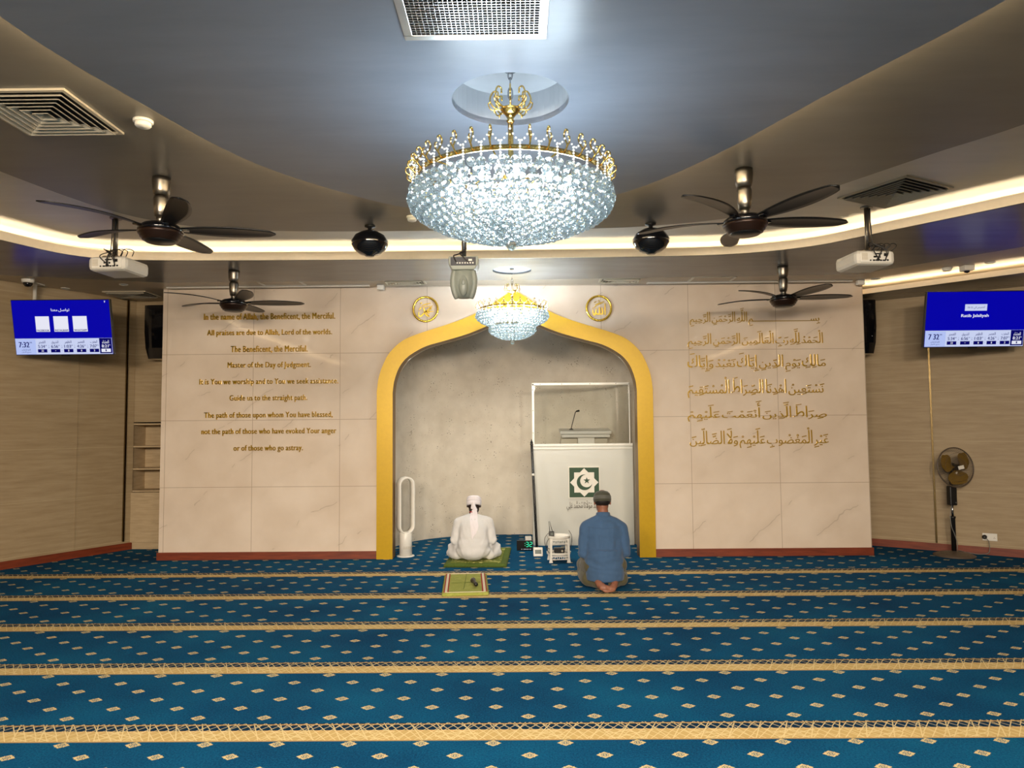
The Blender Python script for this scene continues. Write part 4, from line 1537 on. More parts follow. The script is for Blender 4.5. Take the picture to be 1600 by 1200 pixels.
def downlight(label, loc, nrm, r, lit, group):
    t = thing('downlight', label, 'downlight', loc, 0, group)
    q = Vector((0, 0, -1)).rotation_difference(Vector(nrm)).to_matrix()
    mb = MB()
    mb.lathe([(r * .78, -.001), (r, -.001), (r, -.006), (r * .8, -.008), (r * .78, -.001)], n=24, cap=False)
    mb.v = [tuple(q @ Vector(p)) for p in mb.v]
    mb.build('ring', M['white'], t)
    mb = MB()
    mb.lathe([(r * .78, -.0025), (.001, -.0026)], n=24)
    mb.v = [tuple(q @ Vector(p)) for p in mb.v]
    mb.build('lens', M['spot' if lit else 'lcd'], t)
    return t


for x, y, lab in ((5.18, 7.78, 'unlit downlight ring right of the box-mounted camera in the lit trough'), (5.50, 7.40, 'unlit downlight ring at the right picture edge in the lit trough'),
                  (4.34, 8.60, 'unlit downlight ring at the marble wall corner in the lit trough'), (-5.55, 8.70, 'unlit downlight ring over the left television'), (-4.72, 8.50, 'unlit downlight ring left of the fan over the English lettering'),
                  ):
    downlight(lab, (x, y, Z_STRIP), (0, 0, -1), .05, False, 'unlit downlights')


def roof_at(x):
    pts = sorted(arch_roof[1:-1])
    for (a, b), (c, d_) in zip(pts, pts[1:]):
        if a <= x <= c:
            f = (x - a) / max(1e-6, c - a)
            return b + (d_ - b) * f, Vector((d_ - b, 0, -(c - a))).normalized()
    return 3.0, Vector((0, 0, -1))


for x, y, lab in ((-.545, 9.06, 'lit downlight in the niche soffit, just left of the small chandelier'), (.475, 9.06, 'lit downlight in the niche soffit, just right of the small chandelier'),
                  (-1.375, 9.06, 'lit downlight low in the niche soffit above the tower fan'), (1.31, 9.06, 'lit downlight low in the niche soffit above the acrylic screen')):
    z, nv = roof_at(x)
    downlight(lab, tuple(Vector((x, y, z)) + nv * .002), nv, .042, True, 'lit downlights in the prayer niche')
    o = area('niche_lamp', tuple(Vector((x, y, z)) + nv * .012), .06, 3.0, (1.0, 0.93, 0.82), 130)
    o.rotation_euler = Vector((0, 0, -1)).rotation_difference(nv).to_euler()


# ================================================================== NICHE FURNITURE
def on_floor(px, py, z=0.0):
    d = CAMROT @ Vector(((px - 800) / FPX, (600 - py) / FPX, -1.0))
    t = (z - EYE) / d.z
    return d.x * t, d.y * t


PX0, PX1, PY = 0.20, 1.545, 9.66
t = thing('pulpit', 'white pulpit front with green crescent emblem and clear screen inside the arch', 'pulpit', ((PX0 + PX1) / 2, PY, 0))
pw = PX1 - PX0
MB().box((0, .02, .66), (pw, .04, 1.32)).build('front_panel', M['podium'], t, .003)
MB().box((-pw / 2 + .02, .24, .66), (.04, .40, 1.32)).build('side_panel', M['podium'], t, .003)
mb = MB()
mb.box((0, .018, 1.335), (pw, .05, .03))
mb.box((0, -.004, 1.285), (pw - .01, .008, .012))
mb.build('top_rail', M['framewhite'], t, .002)
fr = MB()
sw = 1.30
fr.box((-pw / 2 + .014, .02, 1.755), (.03, .03, .81))
fr.box((-pw / 2 + sw / 2 + .01, .02, 2.155), (sw + .02, .03, .032))
fr.box((-pw / 2 + sw + .01, .02, 1.755), (.016, .03, .81))
sf = fr.build('screen_frame', M['framewhite'], t, .002)
mb = MB()
for a, b in ((-.56, 2.155), (-.27, 2.155), (.11, 2.155), (.46, 2.155), (-.66, 1.5), (-.66, 1.8), (-.66, 2.08), (-.6, 1.335), (-.3, 1.335), (.1, 1.335), (.45, 1.335)):
    mb.lathe([(.0055, 0), (.0055, .002), (.002, .004)], (a, .004, b), 10, (0, -1, 0))
mb.build('screw', M['black'], sf)
MB().box((-pw / 2 + sw / 2 + .01, .022, 1.745), (sw - .02, .006, .80)).build('clear_screen', M['pane'], t)
# emblem
ex, ez, eh = (0.688 + 1.085) / 2 - (PX0 + PX1) / 2, 0.834, 0.198
em = MB().box((ex, -.006, ez), (eh * 2 + .022, .012, eh * 2 + .022)).build('emblem', M['emblemwhite'], t)
MB().box((ex, -.0135, ez), (eh * 2, .003, eh * 2)).build('green_square', M['green'], em)


def flat(mb, poly, y0, y1):
    mb.prism([(ex + a, ez + b) for a, b in poly], y0, y1, lambda a, b, d: (a, d, b))


mb = MB()
star8 = []
Rr = eh * .985
q = Rr / math.sqrt(2)
for i in range(8):
    a = PI / 2 + i * PI / 4
    rr = Rr
    star8.append((rr * math.cos(a) * (.97), rr * math.sin(a) * .97))
    a2 = a + PI / 8
    star8.append((Rr * .742 * math.cos(a2), Rr * .742 * math.sin(a2)))
flat(mb, star8, -.0165, -.0148)
mb.build('eight_point_star', M['emblemwhite'], em)
mb = MB()
c0, r0, c1, r1 = (0.004, 0.002), .104, (.031, .021), .085
dx, dy = c1[0] - c0[0], c1[1] - c0[1]
dd = math.hypot(dx, dy)
aa = (r0 * r0 - r1 * r1 + dd * dd) / (2 * dd)
hh = math.sqrt(max(1e-9, r0 * r0 - aa * aa))
th = math.atan2(dy, dx)
b0, b1 = math.atan2(hh, aa), math.atan2(hh, aa - dd)
outer = [(c0[0] + r0 * math.cos(th + b0 + (2 * PI - 2 * b0) * i / 40), c0[1] + r0 * math.sin(th + b0 + (2 * PI - 2 * b0) * i / 40)) for i in range(41)]
inner = [(c1[0] + r1 * math.cos(th - b1 - (2 * PI - 2 * b1) * i / 40), c1[1] + r1 * math.sin(th - b1 - (2 * PI - 2 * b1) * i / 40)) for i in range(41)]
flat(mb, outer + inner[1:-1], -.0195, -.0170)
mb.build('crescent', M['green'], em)
mb = MB()
flat(mb, [(.034 + (.047 if i % 2 == 0 else .019) * math.cos(PI / 2 + i * PI / 5), .024 + (.047 if i % 2 == 0 else .019) * math.sin(PI / 2 + i * PI / 5)) for i in range(10)], -.0195, -.0170)
mb.build('five_point_star', M['green'], em)
words = layout(shape_line('مَسْجِدُ مَوْلَانَا مُحَمَّد عَلِي'), 0, True, 1.15)
ref = [v for w in words for v in w[0]]
for vs, fs in words:
    vs = fit(vs, .648, 1.14, .455, .592, .006, ref)
    mb = MB()
    mb.add([(v[0] - (PX0 + PX1) / 2, -.004 - v[2], v[1]) for v in vs], fs)
    mb.build('lettering', M['ink'], t, fix=False)

t = thing('lectern', 'white lectern with a thick double-edged top behind the clear screen', 'lectern', (.935, 10.0, 0))
MB().box((0, .0, 1.515), (.70, .36, .042), (R(6), 0, 0)).build('top_slab', M['white'], t, .004)
MB().box((0, .005, 1.467), (.66, .34, .042), (R(6), 0, 0)).build('lower_slab', M['white'], t, .004)
MB().prism([(-.32, 1.45), (.32, 1.45), (.30, 1.30), (-.345, 1.30)], -.02, .14, lambda a, b, d: (a, d, b)).build('shaded_underside', M['ventgrey'], t)  # grey on the white lectern stands for shadow under the top
MB().box((.01, -.03, .72), (.23, .14, 1.44)).build('column', M['white'], t, .004)
MB().box((0, .0, .015), (.5, .36, .03)).build('base', M['white'], t, .006)
t = thing('gooseneck_microphone', 'black gooseneck microphone rising from the lectern top', 'microphone', (.745, 9.96, 1.538))
MB().lathe([(.03, 0), (.03, .008), (.012, .014)], n=20).build('base', M['black'], t)
MB().tube(spline([(0, 0, .01), (.02, 0, .09), (.045, 0, .18), (.06, -.005, .235), (.075, -.015, .252)], 6), .0055, 8).build('neck', M['cord'], t)
MB().capsule((.075, -.015, .252), .010, (.105, -.03, .258), .014, 14).build('head', M['black'], t)

# staff leaning on the pulpit edge
t = thing('ceremonial_staff', 'tall black ceremonial staff leaning on the left edge of the white pulpit', 'staff', (.240, 9.42, 0))
pb, pt = Vector((0, 0, 0)), Vector((-.052, .13, 1.335))
MB().tube([pb, pt], .017, 14).build('shaft', M['black'], t)
ax = (pt - pb).normalized()
MB().lathe([(.012, 0), (.024, .012), (.014, .026), (.02, .04), (.008, .06), (.003, .085)], pt, 16, ax).build('finial', M['blackgloss'], t)
MB().lathe([(.0185, 0), (.0185, .03)], pb + ax * .94, 16, ax).build('white_band', M['white'], t)
mb = MB()
for i in range(60):
    p_ = pb + ax * (.08 + i * .0205)
    a = i * 1.3
    mb.ball(p_ + Vector((.0165 * math.cos(a) * .5, -.0165, 0)), .003, 1)
mb.build('studs', M['ventgrey'], t)['kind'] = 'stuff'

# clock, thermometer, adapter
cx_, cy_ = on_floor(820, 861)
t = thing('digital_clock', 'black digital clock with green digits on the carpet beside the staff', 'clock', (cx_, cy_ + .02, 0))
MB().box((0, .02, .064), (.205, .036, .126), (R(-6), 0, 0)).build('casing', M['blackgloss'], t, .004)


def seg(mb, x, z, w, h, on, lw=.0075):
    S = {'a': (0, h / 2, 1), 'd': (0, -h / 2, 1), 'g': (0, 0, 1), 'f': (-w / 2, h / 4, 0), 'b': (w / 2, h / 4, 0), 'e': (-w / 2, -h / 4, 0), 'c': (w / 2, -h / 4, 0)}
    for k in on:
        a, b, hz = S[k]
        mb.box((x + a, 0, z + b), (w * .86, .002, lw) if hz else (lw, .002, h / 2 * .86))


face = Matrix.Translation((0, .0, .064)) @ Matrix.Rotation(R(-6), 4, 'X')
for nm, fn in (('digit', lambda m_: seg(m_, .032, .016, .03, .056, 'abgcd')), ('digit', lambda m_: seg(m_, .078, .016, .03, .056, 'abged')),
               ('colon', lambda m_: (m_.box((.004, 0, .03), (.007, .002, .009)), m_.box((.004, 0, .002), (.007, .002, .009))))):
    m_ = MB(); fn(m_)
    m_.v = [tuple(face @ Vector((p[0], p[1] - .0005, p[2]))) for p in m_.v]
    m_.build(nm, M['led'], t)
m_ = MB()
for i, w_ in enumerate((.008, .004, .012, .008, .01, .006, .01)):
    m_.box((-.04 + i * .019, -.0005, -.044), (w_, .002, .006))
m_.v = [tuple(face @ Vector(p)) for p in m_.v]
m_.build('indicator_row', M['screenwhite'], t)
cx_, cy_ = on_floor(841, 870)
t = thing('desk_thermometer', 'small white digital thermometer on the carpet between clock and plastic rack', 'thermometer', (cx_, cy_ + .01, 0), R(4))
MB().box((0, .015, .055), (.115, .026, .108), (R(-8), 0, 0)).build('casing', M['white'], t, .008)
MB().box((0, .0005, .058), (.078, .003, .05), (R(-8), 0, 0)).build('display', M['lcd'], t)
cx_, cy_ = on_floor(826, 845)
t = thing('power_adapter', 'white power adapter on the carpet behind the digital clock', 'adapter', (cx_ - .005, cy_ + .03, 0), R(10))
MB().box((0, 0, .03), (.085, .06, .06)).build('body', M['white'], t, .008)
MB().tube(spline([(.04, 0, .02), (.08, .02, .008), (.10, .06, .006)], 6), .004, 6).build('cable', M['cord'], t)

# white plastic rack with radio gear
rx, ry = .475, 8.56
t = thing('plastic_rack', 'small white plastic rack with an electronics shelf in front of the pulpit', 'rack', (rx, ry, 0), R(4))
for sx in (-1, 1):
    for sy in (-1, 1):
        MB().prism([(sx * .105 - .022, 0), (sx * .105 + .022, 0), (sx * .105 + .012, .05), (sx * .100 + .014, .275), (sx * .100 - .014, .275), (sx * .105 - .012, .05)], sy * .10 - .013, sy * .10 + .013, lambda a, b, d: (a, d, b)).build('leg', M['white'], t, .003)
MB().lathe([(.125, .272), (.135, .276), (.138, .305), (.130, .305), (.127, .284), (.001, .284)], n=4 * 6, scale=(1, .98)).build('top_tray', M['white'], t, .002)
MB().lathe([(.125, .082), (.142, .088), (.145, .115), (.136, .115), (.130, .094), (.001, .094)], n=24, scale=(1, .96)).build('lower_tray', M['white'], t, .002)
for z0, h_ in ((.215, .055), (.035, .045)):
    mb = MB()
    mb.box((0, -.112, z0 + h_ - .006), (.19, .008, .012))
    mb.box((0, -.112, z0 + .004), (.19, .008, .008))
    for i in range(8):
        xa = -.09 + i * .0257
        mb.box((xa + .006, -.112, z0 + h_ / 2), (.006, .006, h_), (0, R(24 if i % 2 else -24), 0))
    mb.build('lattice_apron', M['white'], t)
t = thing('wireless_receiver', 'small black wireless receiver with two antennas on the plastic rack top', 'receiver', (rx - .085, ry - .04, .286), R(8))
MB().box((0, 0, .035), (.06, .032, .07), (R(-8), 0, 0)).build('body', M['black'], t, .005)
for a, b in ((-.018, -.006), (.014, -.02)):
    MB().tube([(a, .006, .06), (a + b, .012, .13), (a + b * 1.6, .014, .185)], [.005, .003, .0022], 8).build('antenna', M['cord'], t)
MB().box((.0, -.019, .04), (.03, .002, .03), (R(-8), 0, 0)).build('display', M['lcd'], t)
t = thing('power_supply', 'black power supply box on the lower tray of the plastic rack', 'power supply', (rx + .005, ry, .096), R(4))
MB().box((0, 0, .032), (.12, .09, .06)).build('body', M['black'], t, .006)
MB().lathe([(.012, 0), (.012, .006)], (.03, -.046, .03), 14, (0, -1, 0)).build('knob', M['ventgrey'], t)
mb = MB()
mb.tube(spline([(.05, -.04, .02), (.10, -.10, .03), (.142, -.05, .12), (.15, .0, .2), (.12, .02, .26)], 6), .0032, 6)
mb.tube(spline([(-.05, -.04, .03), (-.12, -.08, .01), (-.16, -.02, .08), (-.17, .0, .17), (-.13, -.02, .235)], 6), .0032, 6)
mb.tube(spline([(-.06, .0, .04), (-.14, .0, .06), (-.15, -.04, .13), (-.11, -.05, .20)], 6), .0032, 6)
mb.build('cable', M['cord'], t)

# bladeless tower fan
t = thing('tower_fan', 'white bladeless tower fan standing inside the left foot of the arch', 'fan', (-1.395, 8.96, 0), R(28))
MB().lathe([(.108, 0), (.108, .008), (.09, .014)], n=36).build('base_plate', M['white'], t)
MB().lathe([(.078, .012), (.078, .285), (.066, .30)], n=36).build('column', M['white'], t)
mb = MB()
for i in range(3):
    for j in range(9):
        a = -PI / 2 + (j - 4) * .16
        mb.box((.0785 * math.cos(a), .0785 * math.sin(a), .10 + i * .012), (.006, .006, .005), (0, 0, a))
mb.build('intake_hole', M['ventgrey'], t)
prof = []
for i in range(48):
    a = 2 * PI * i / 48
    r_ = .082
    prof.append((r_ * math.cos(a), .625 + (.25 if math.sin(a) > 0 else -.25) + r_ * math.sin(a)))
vs, fs = [], []
for (a, b) in prof:
    n_ = Vector((a, b - max(.375, min(.875, b)))).normalized()
    for off, dep in ((.0, -.07), (.02, -.058), (.021, .058), (.010, .074), (-.004, .065)):
        vs.append((a + n_.x * off, dep, b + n_.y * off))
k = 5
for i in range(48):
    j = (i + 1) % 48
    for m_ in range(k):
        l = (m_ + 1) % k
        fs.append((i * k + m_, j * k + m_, j * k + l, i * k + l))
mb = MB(); mb.add(vs, fs, True)
mb.build('air_loop', M['white'], t)
mb = MB()
mb.tube(spline([(-.03, .09, .03), (-.10, .16, .006), (-.06, .30, .006), (.12, .42, .006), (.20, .62, .03)], 8), .004, 6)
mb.build('cord', M['cord'], t)

# rugs
def rug(name, label, x, y, w, d, rz, th, mat):
    t = thing(name, label, 'rug', (x, y, 0.001), rz)
    nx, ny = 28, 40
    vs, fs = [], []
    rn = lambda a, b: noise.noise(Vector((a * 6 + x * 7, b * 6, 1.7)))
    for zt in (0, 1):
        for j in range(ny + 1):
            for i in range(nx + 1):
                u, v = i / nx - .5, j / ny - .5
                e = min(1, (0.5 - abs(u)) * 24, (0.5 - abs(v)) * 30)
                vs.append((u * w + .006 * rn(u, v * 3), v * d + .006 * rn(v * 3, u), (th * (.55 + .45 * math.sqrt(max(0, e))) + .004 * rn(u * 2, v * 2)) * zt + .001))
    m_ = (nx + 1) * (ny + 1)
    for j in range(ny):
        for i in range(nx):
            a = j * (nx + 1) + i
            fs += [(m_ + a, m_ + a + 1, m_ + a + nx + 2, m_ + a + nx + 1), (a + nx + 1, a + nx + 2, a + 1, a)]
    ringi = [i for i in range(nx + 1)] + [j * (nx + 1) + nx for j in range(1, ny + 1)] + [ny * (nx + 1) + i for i in range(nx - 1, -1, -1)] + [j * (nx + 1) for j in range(ny - 1, 0, -1)]
    for a, b in zip(ringi, ringi[1:] + ringi[:1]):
        fs.append((a, b, m_ + b, m_ + a))
    mb = MB(); mb.add(vs, fs, True)
    mb.build('pile', M[mat], t)
    return t


rz1 = R(-2)
r1 = rug('prayer_rug', 'thick green patterned prayer rug under the man in white', -.475, 8.80, .72, 1.16, rz1, .032, 'rug_green')
MB().box((.0, .0, .0375), (.58, 1.0, .006)).build('patterned_field', M['rug_pat'], r1)
mb = MB()
for i in range(60):
    mb.tube([(-.35 + i * .0119, -.585, .02), (-.35 + i * .0119 + random.uniform(-.006, .006), -.612, .004)], .003, 4)
o = mb.build('fringe', M['rug_green'], r1)
o['kind'] = 'stuff'
r2 = rug('prayer_rug', 'small folded olive prayer rug with red and white side borders, microphone on top', -.535, 7.30, .445, .90, R(4), .03, 'rug_light')
for s_ in (-1, 1):
    MB().box((s_ * .165, 0, .0325), (.012, .84, .004)).build('red_border', M['rug_red'], r2)
    MB().box((s_ * .183, 0, .0325), (.022, .84, .004)).build('white_border', M['rug_white'], r2)
    MB().box((s_ * .2, 0, .0325), (.010, .84, .004)).build('red_border', M['rug_red'], r2)
MB().box((0, .425, .0325), (.38, .02, .004)).build('white_border', M['rug_white'], r2)
MB().box((0, -.425, .0322), (.36, .006, .004)).build('fold_line', M['rug_white'], r2)
mb = MB()
mb.tube(spline([(.012, .43, .032), (.0, .1, .032), (-.012, -.2, .032), (-.02, -.3, .032)], 5), .0025, 5)
mb.tube([(-.15, -.02, .032), (.15, .0, .032)], .0018, 5)
mb.build('crease', M['rug_green'], r2)

mx, my = on_floor(737, 903, .06)
mx2, my2 = on_floor(744, 914.5, .06)
t = thing('handheld_microphone', 'dark handheld microphone lying on the small olive prayer rug', 'microphone', (mx2, my2 + .02, .062))
dv = Vector((mx - mx2, my - my2, 0)).normalized()
dv = Vector((-.22, 1, 0)).normalized()
MB().lathe([(.001, 0), (.018, .002), (.019, .02), (.0165, .03), (.019, .17), (.022, .18)], (0, 0, 0), 20, dv).build('handle', M['black'], t)
MB().ball(dv * .205, .027, 3).build('grille_head', M['fanbase'], t)
MB().lathe([(.0268, 0), (.0275, .004), (.0268, .008)], dv * .20, 24, dv).build('head_band', M['steel'], t)

# alcove shelves
t = thing('alcove_cabinet', 'built-in wooden alcove cabinet with open shelves left of the marble wall', 'cabinet', (-4.65, 9.62, 0))
cw = 1.09
mb = MB()
mb.box((-cw / 2 + .01, .18, .84), (.02, .36, 1.68))
mb.box((cw / 2 - .01, .18, .84), (.02, .36, 1.68))
mb.box((0, .352, .84), (cw, .016, 1.68))
mb.build('carcass', M['cab'], t)
for z_ in (1.661, 1.36, 1.06, .766):
    MB().box((0, .18, z_), (cw - .04, .35, .022)).build('shelf', M['cab'], t, .002)
d_ = MB().box((-.275, -.008, .42), (.53, .018, .66)).build('door', M['cab'], t, .002)
d2 = MB().box((.275, -.008, .42), (.53, .018, .66)).build('door', M['cab'], t, .002)
MB().box((0, .01, .045), (cw, .02, .09)).build('plinth', M['cab'], t)

# pedestal fan
t = thing('pedestal_fan', 'dark pedestal fan with amber blades against the right wall', 'fan', (5.215, 8.72, 0))
MB().lathe([(.225, 0), (.225, .012), (.17, .035), (.06, .055), (.03, .062)], n=40).build('base', M['fanbase'], t)
MB().lathe([(.026, .06), (.026, .44), (.032, .45), (.032, .47)], n=18).build('lower_pole', M['black'], t)
MB().lathe([(.013, .46), (.013, .62)], n=14).build('upper_pole', M['steel'], t)
cb = MB().box((0, 0, .715), (.085, .08, .23)).build('control_box', M['black'], t, .012)
MB().lathe([(.012, 0), (.01, .012)], (.018, -.04, .635), 16, (0, -1, 0)).build('knob', M['steel'], cb)
hz, hrot = 1.055, Matrix.Rotation(R(8), 3, 'Z') @ Matrix.Rotation(R(-6), 3, 'X')
hc = Vector((.035, -.04, hz))


def headed(mb):
    mb.v = [tuple(hrot @ Vector(p) + hc) for p in mb.v]
    return mb


headed(MB().lathe([(.05, .03), (.062, .06), (.058, .14), (.03, .17), (.001, .172)], (0, 0, 0), 24, (0, 1, 0))).build('motor', M['black'], t)
MB().tube([(.01, .02, .82), (.03, .05, .93), hc + Vector((0, .09, -.02))], .022, 12).build('neck', M['black'], t)
mb = MB()
mb.tube([(.235 * math.cos(2 * PI * i / 48), 0, .235 * math.sin(2 * PI * i / 48)) for i in range(48)], .008, 8, True)
headed(mb).build('guard_rim', M['fanbase'], t)
mb = MB()
for i in range(56):
    a = 2 * PI * i / 56
    mb.tube([(.03 * math.cos(a), -.062, .03 * math.sin(a)), (.14 * math.cos(a + .1), -.058, .14 * math.sin(a + .1)), (.215 * math.cos(a + .14), -.03, .215 * math.sin(a + .14)), (.235 * math.cos(a + .14), 0, .235 * math.sin(a + .14))], .0011, 4)
    mb.tube([(.05 * math.cos(a), .065, .05 * math.sin(a)), (.19 * math.cos(a), .05, .19 * math.sin(a)), (.235 * math.cos(a), 0, .235 * math.sin(a))], .0011, 4)
for rr, yy in ((.10, -.061), (.17, -.05)):
    mb.tube([(rr * math.cos(2 * PI * i / 40), yy, rr * math.sin(2 * PI * i / 40)) for i in range(40)], .0013, 4, True)
headed(mb).build('wire_guard', M['fanbase'], t)
for i in range(3):
    vs, fs = [], []
    a0 = R(-90 + 120 * i)
    nU, nV = 10, 8
    for j in range(nU + 1):
        rr = .035 + .17 * j / nU
        half = R(14 + 34 * math.sin(PI * min(1, j / nU * .8 + .08))) * (1 if j < nU - 1 else .86)
        for l in range(nV + 1):
            v = l / nV * 2 - 1
            a = a0 + half * v + .1
            vs.append((rr * math.cos(a), -.01 - .028 * v, rr * math.sin(a)))
    m_ = len(vs)
    vs += [(p[0], p[1] + .003, p[2]) for p in vs]
    for j in range(nU):
        for l in range(nV):
            b_ = j * (nV + 1) + l
            fs += [(b_, b_ + 1, b_ + nV + 2, b_ + nV + 1), (m_ + b_ + nV + 1, m_ + b_ + nV + 2, m_ + b_ + 1, m_ + b_)]
    mb = MB(); mb.add(vs, fs, True)
    headed(mb).build('blade', M['fanblade'], t)
headed(MB().lathe([(.035, -.02), (.038, .02)], (0, -.01, 0), 24, (0, 1, 0))).build('hub', M['black'], t)
headed(MB().box((.02, -.066, -.005), (.075, .004, .042), (0, R(-12), 0))).build('badge', M['white'], t)
wn = Vector((-.577, -.8166, 0))
sx_, sy_ = 5.665, 8.748
mb = MB()
mb.tube(spline([(-.02, -.03, .62), (-.045, -.03, .5), (-.045, -.04, .36), (-.01, -.04, .26), (.02, -.035, .15), (.01, -.05, .08), (.10, .02, .052), (.22, .10, .02), (.32, .03, .01), (.40, -.02, .04), (sx_ - 5.215 - .045, sy_ - 8.72 - .05, .16), (sx_ - 5.215 - .07, sy_ - 8.72 - .045, .205)], 6), .0045, 6)
mb.build('cord', M['greycord'], t)
plug = Vector((sx_ - 5.215 - .045 * 1.0, sy_ - 8.72, .213))
MB().lathe([(.026, 0), (.024, .03), (.012, .045)], tuple(Vector((sx_ - .042 - 5.215, sy_ + .03 - 8.72, .215)) + wn * .014), 18, wn).build('plug', M['black'], t)
t = thing('wall_socket', 'white double wall socket beside the pedestal fan', 'socket', (sx_, sy_, .215), R(-35.3))
MB().box((0, -.006, 0), (.15, .012, .088)).build('face_plate', M['white'], t, .003)
for a in (-.018, .045):
    MB().box((a + .0, -.014, .022), (.014, .006, .02)).build('switch', M['white'], t, .001)
mb = MB()
for a, b in ((.04, -.012), (.052, -.012), (.046, .0)):
    mb.box((a, -.0125, b), (.006, .002, .004))
mb.build('pin_hole', M['dark'], t)


# ================================================================== PEOPLE
def blob(name, mb, voxel, smooth, mat, parent, push=None):
    """fuse overlapping volumes into one continuous skin"""
    me = bpy.data.meshes.new(name)
    me.from_pydata(mb.v, [], mb.f)
    me.update()
    o = bpy.data.objects.new(name, me)
    COL.objects.link(o)
    r = o.modifiers.new('remesh', 'REMESH')
    r.mode = 'VOXEL'
    r.voxel_size = voxel
    if smooth:
        sm = o.modifiers.new('smooth', 'SMOOTH')
        sm.iterations = smooth
        sm.factor = 0.5
    bpy.context.view_layer.update()
    m2 = bpy.data.meshes.new_from_object(o.evaluated_get(bpy.context.evaluated_depsgraph_get()))
    bpy.data.objects.remove(o)
    bpy.data.meshes.remove(me)
    if push:
        co = [v.co.copy() for v in m2.vertices]
        no = [v.normal.copy() for v in m2.vertices]
        for v, c, n_ in zip(m2.vertices, co, no):
            v.co = c + n_ * push(c, n_)
    m2.polygons.foreach_set('use_smooth', [True] * len(m2.polygons))
    m2.materials.clear()
    m2.materials.append(mat)
    m2.update()
    m2.name = name
    return link(name, m2, parent)


def hand(mb, w, d, up, side):
    """palm and five curled fingers from wrist w along d; side: +1 thumb towards +x"""
    w, d, up = Vector(w), Vector(d).normalized(), Vector(up).normalized()
    s_ = d.cross(up).normalized()
    pc = w + d * .055
    for k in range(4):
        off = s_ * ((k - 1.5) * .0195)
        mb.capsule(w + d * .012 + off * .6, .015, w + d * .092 + off, .0125, 10)
        ln = (.066, .076, .072, .056)[k]
        a = w + d * .095 + off
        b = a + d * ln * .5 - up * .006
        c = b + d * ln * .4 - up * .022
        mb.capsule(a, .0098, b, .0088, 8)
        mb.capsule(b, .0088, c, .0074, 8)
    a = w + d * .03 + s_ * (-.026 * side)
    b = a + d * .035 - s_ * (.028 * side)
    mb.capsule(a, .013, b, .0105, 8)
    mb.capsule(b, .0105, b + d * .03 - s_ * .006 * side - up * .008, .0085, 8)


def head(mb, c, tilt):
    """a head with jaw, brow, nose, mouth and ears facing +y, tipped forward by tilt"""
    q = Matrix.Rotation(-tilt, 3, 'X')
    P = lambda a, b, z: Vector(c) + q @ Vector((a, b, z))
    mb.ball(P(0, -.008, .028), (.075, .092, .088), 3, True, (-tilt, 0, 0))
    mb.ball(P(0, .02, -.03), (.063, .074, .082), 3, True, (-tilt, 0, 0))
    mb.ball(P(0, .062, -.082), (.032, .026, .024), 2)
    mb.capsule(P(0, .086, .012), .009, P(0, .108, -.026), .013, 10)
    mb.capsule(P(-.02, .088, -.057), .008, P(.02, .088, -.057), .008, 8)
    mb.capsule(P(-.045, .078, .028), .010, P(.045, .078, .028), .010, 8)
    for s_ in (-1, 1):
        mb.ball(P(s_ * .076, -.004, -.006), (.010, .018, .031), 2, True, (-tilt, 0, s_ * .3))
        mb.capsule(P(s_ * .074, -.018, -.004), .006, P(s_ * .085, -.022, .012), .006, 8)
    return P


def eyes(P, parent, mk):
    for s_ in (-1, 1):
        MB().ball(P(s_ * .031, .082, .004), (.012, .010, .009), 2).build('eye', M['eye'], parent)
        MB().ball(P(s_ * .031, .0905, .004), (.005, .003, .005), 2).build('iris', M['hair'], parent)


def folds(amp, seed):
    def f(c, n_):
        v = noise.noise(Vector((c.x * 7 + seed, c.y * 7, c.z * 3.5)))
        w = noise.noise(Vector((c.x * 16, c.y * 16 + seed, c.z * 9)))
        return amp * (v + .45 * w)
    return f


# ---- man in white, cross-legged, seen from behind
WX, WY, WZ = -.525, 8.345, .045
man1 = thing('person', 'person in a white robe and knotted white turban sitting cross-legged, seen from behind', 'person', (WX, WY, WZ))
LEG1, BODY1 = [], []


def man_white(k):
    """k: extra thickness; the cloth is the same figure a little larger"""
    mb = MB()
    mb.ball((0, .09, .115), (.196 + k, .16 + k, .113 + k), 3)
    mb.ball((0, .085, .17), (.188 + k, .145 + k, .15 + k), 3)
    mb.ball((0, .095, .24), (.174 + k, .132 + k, .18 + k), 3)
    mb.ball((0, .12, .33), (.170 + k, .122 + k, .16 + k), 3)
    mb.ball((0, .145, .40), (.175 + k, .108 + k, .095 + k), 3)
    for s_ in (-1, 1):
        mb.capsule((s_ * .05, .165, .455), .060 + k, (s_ * .172, .155, .425), .060 + k)
        mb.capsule((s_ * .180, .155, .42), .056 + k, (s_ * .226, .135, .22), .044 + k)
        mb.capsule((s_ * .226, .135, .22), .044 + k, (s_ * .135, .345, .165), .034 + k)
        mb.capsule((s_ * .10, .12, .105), .092 + k, (s_ * .252, .31, .10), .066 + k)
        mb.capsule((s_ * .252, .31, .10), .066 + k, (s_ * -.02, .42, .075), .048 + k)
        mb.capsule((s_ * .19, .12, .06), .06 + k, (s_ * .275, .25, .06), .05 + k)
    return mb


mb = man_white(-.010)
mb.capsule((0, .165, .46), .056, (0, .215, .56), .052)
P1 = head(mb, (0, .255, .615), R(30))
for s_ in (-1, 1):
    hand(mb, (s_ * .135, .345, .165), (-s_ * .35, 1, -.25), (0, .25, 1), s_)
    mb.capsule((s_ * -.02, .42, .062), .034, (s_ * -.12, .46, .035), .024)
b = blob('body', mb, .0065, 3, M['skin_dark'], man1)
eyes(P1, man1, 'eye')
mb = man_white(.006)
mb.lathe([(.075, 0), (.066, .03), (.062, .045)], (0, .172, .475), 20, (0, .35, 1))


def ridge(v):
    return 1 - 2 * abs(noise.noise(v))


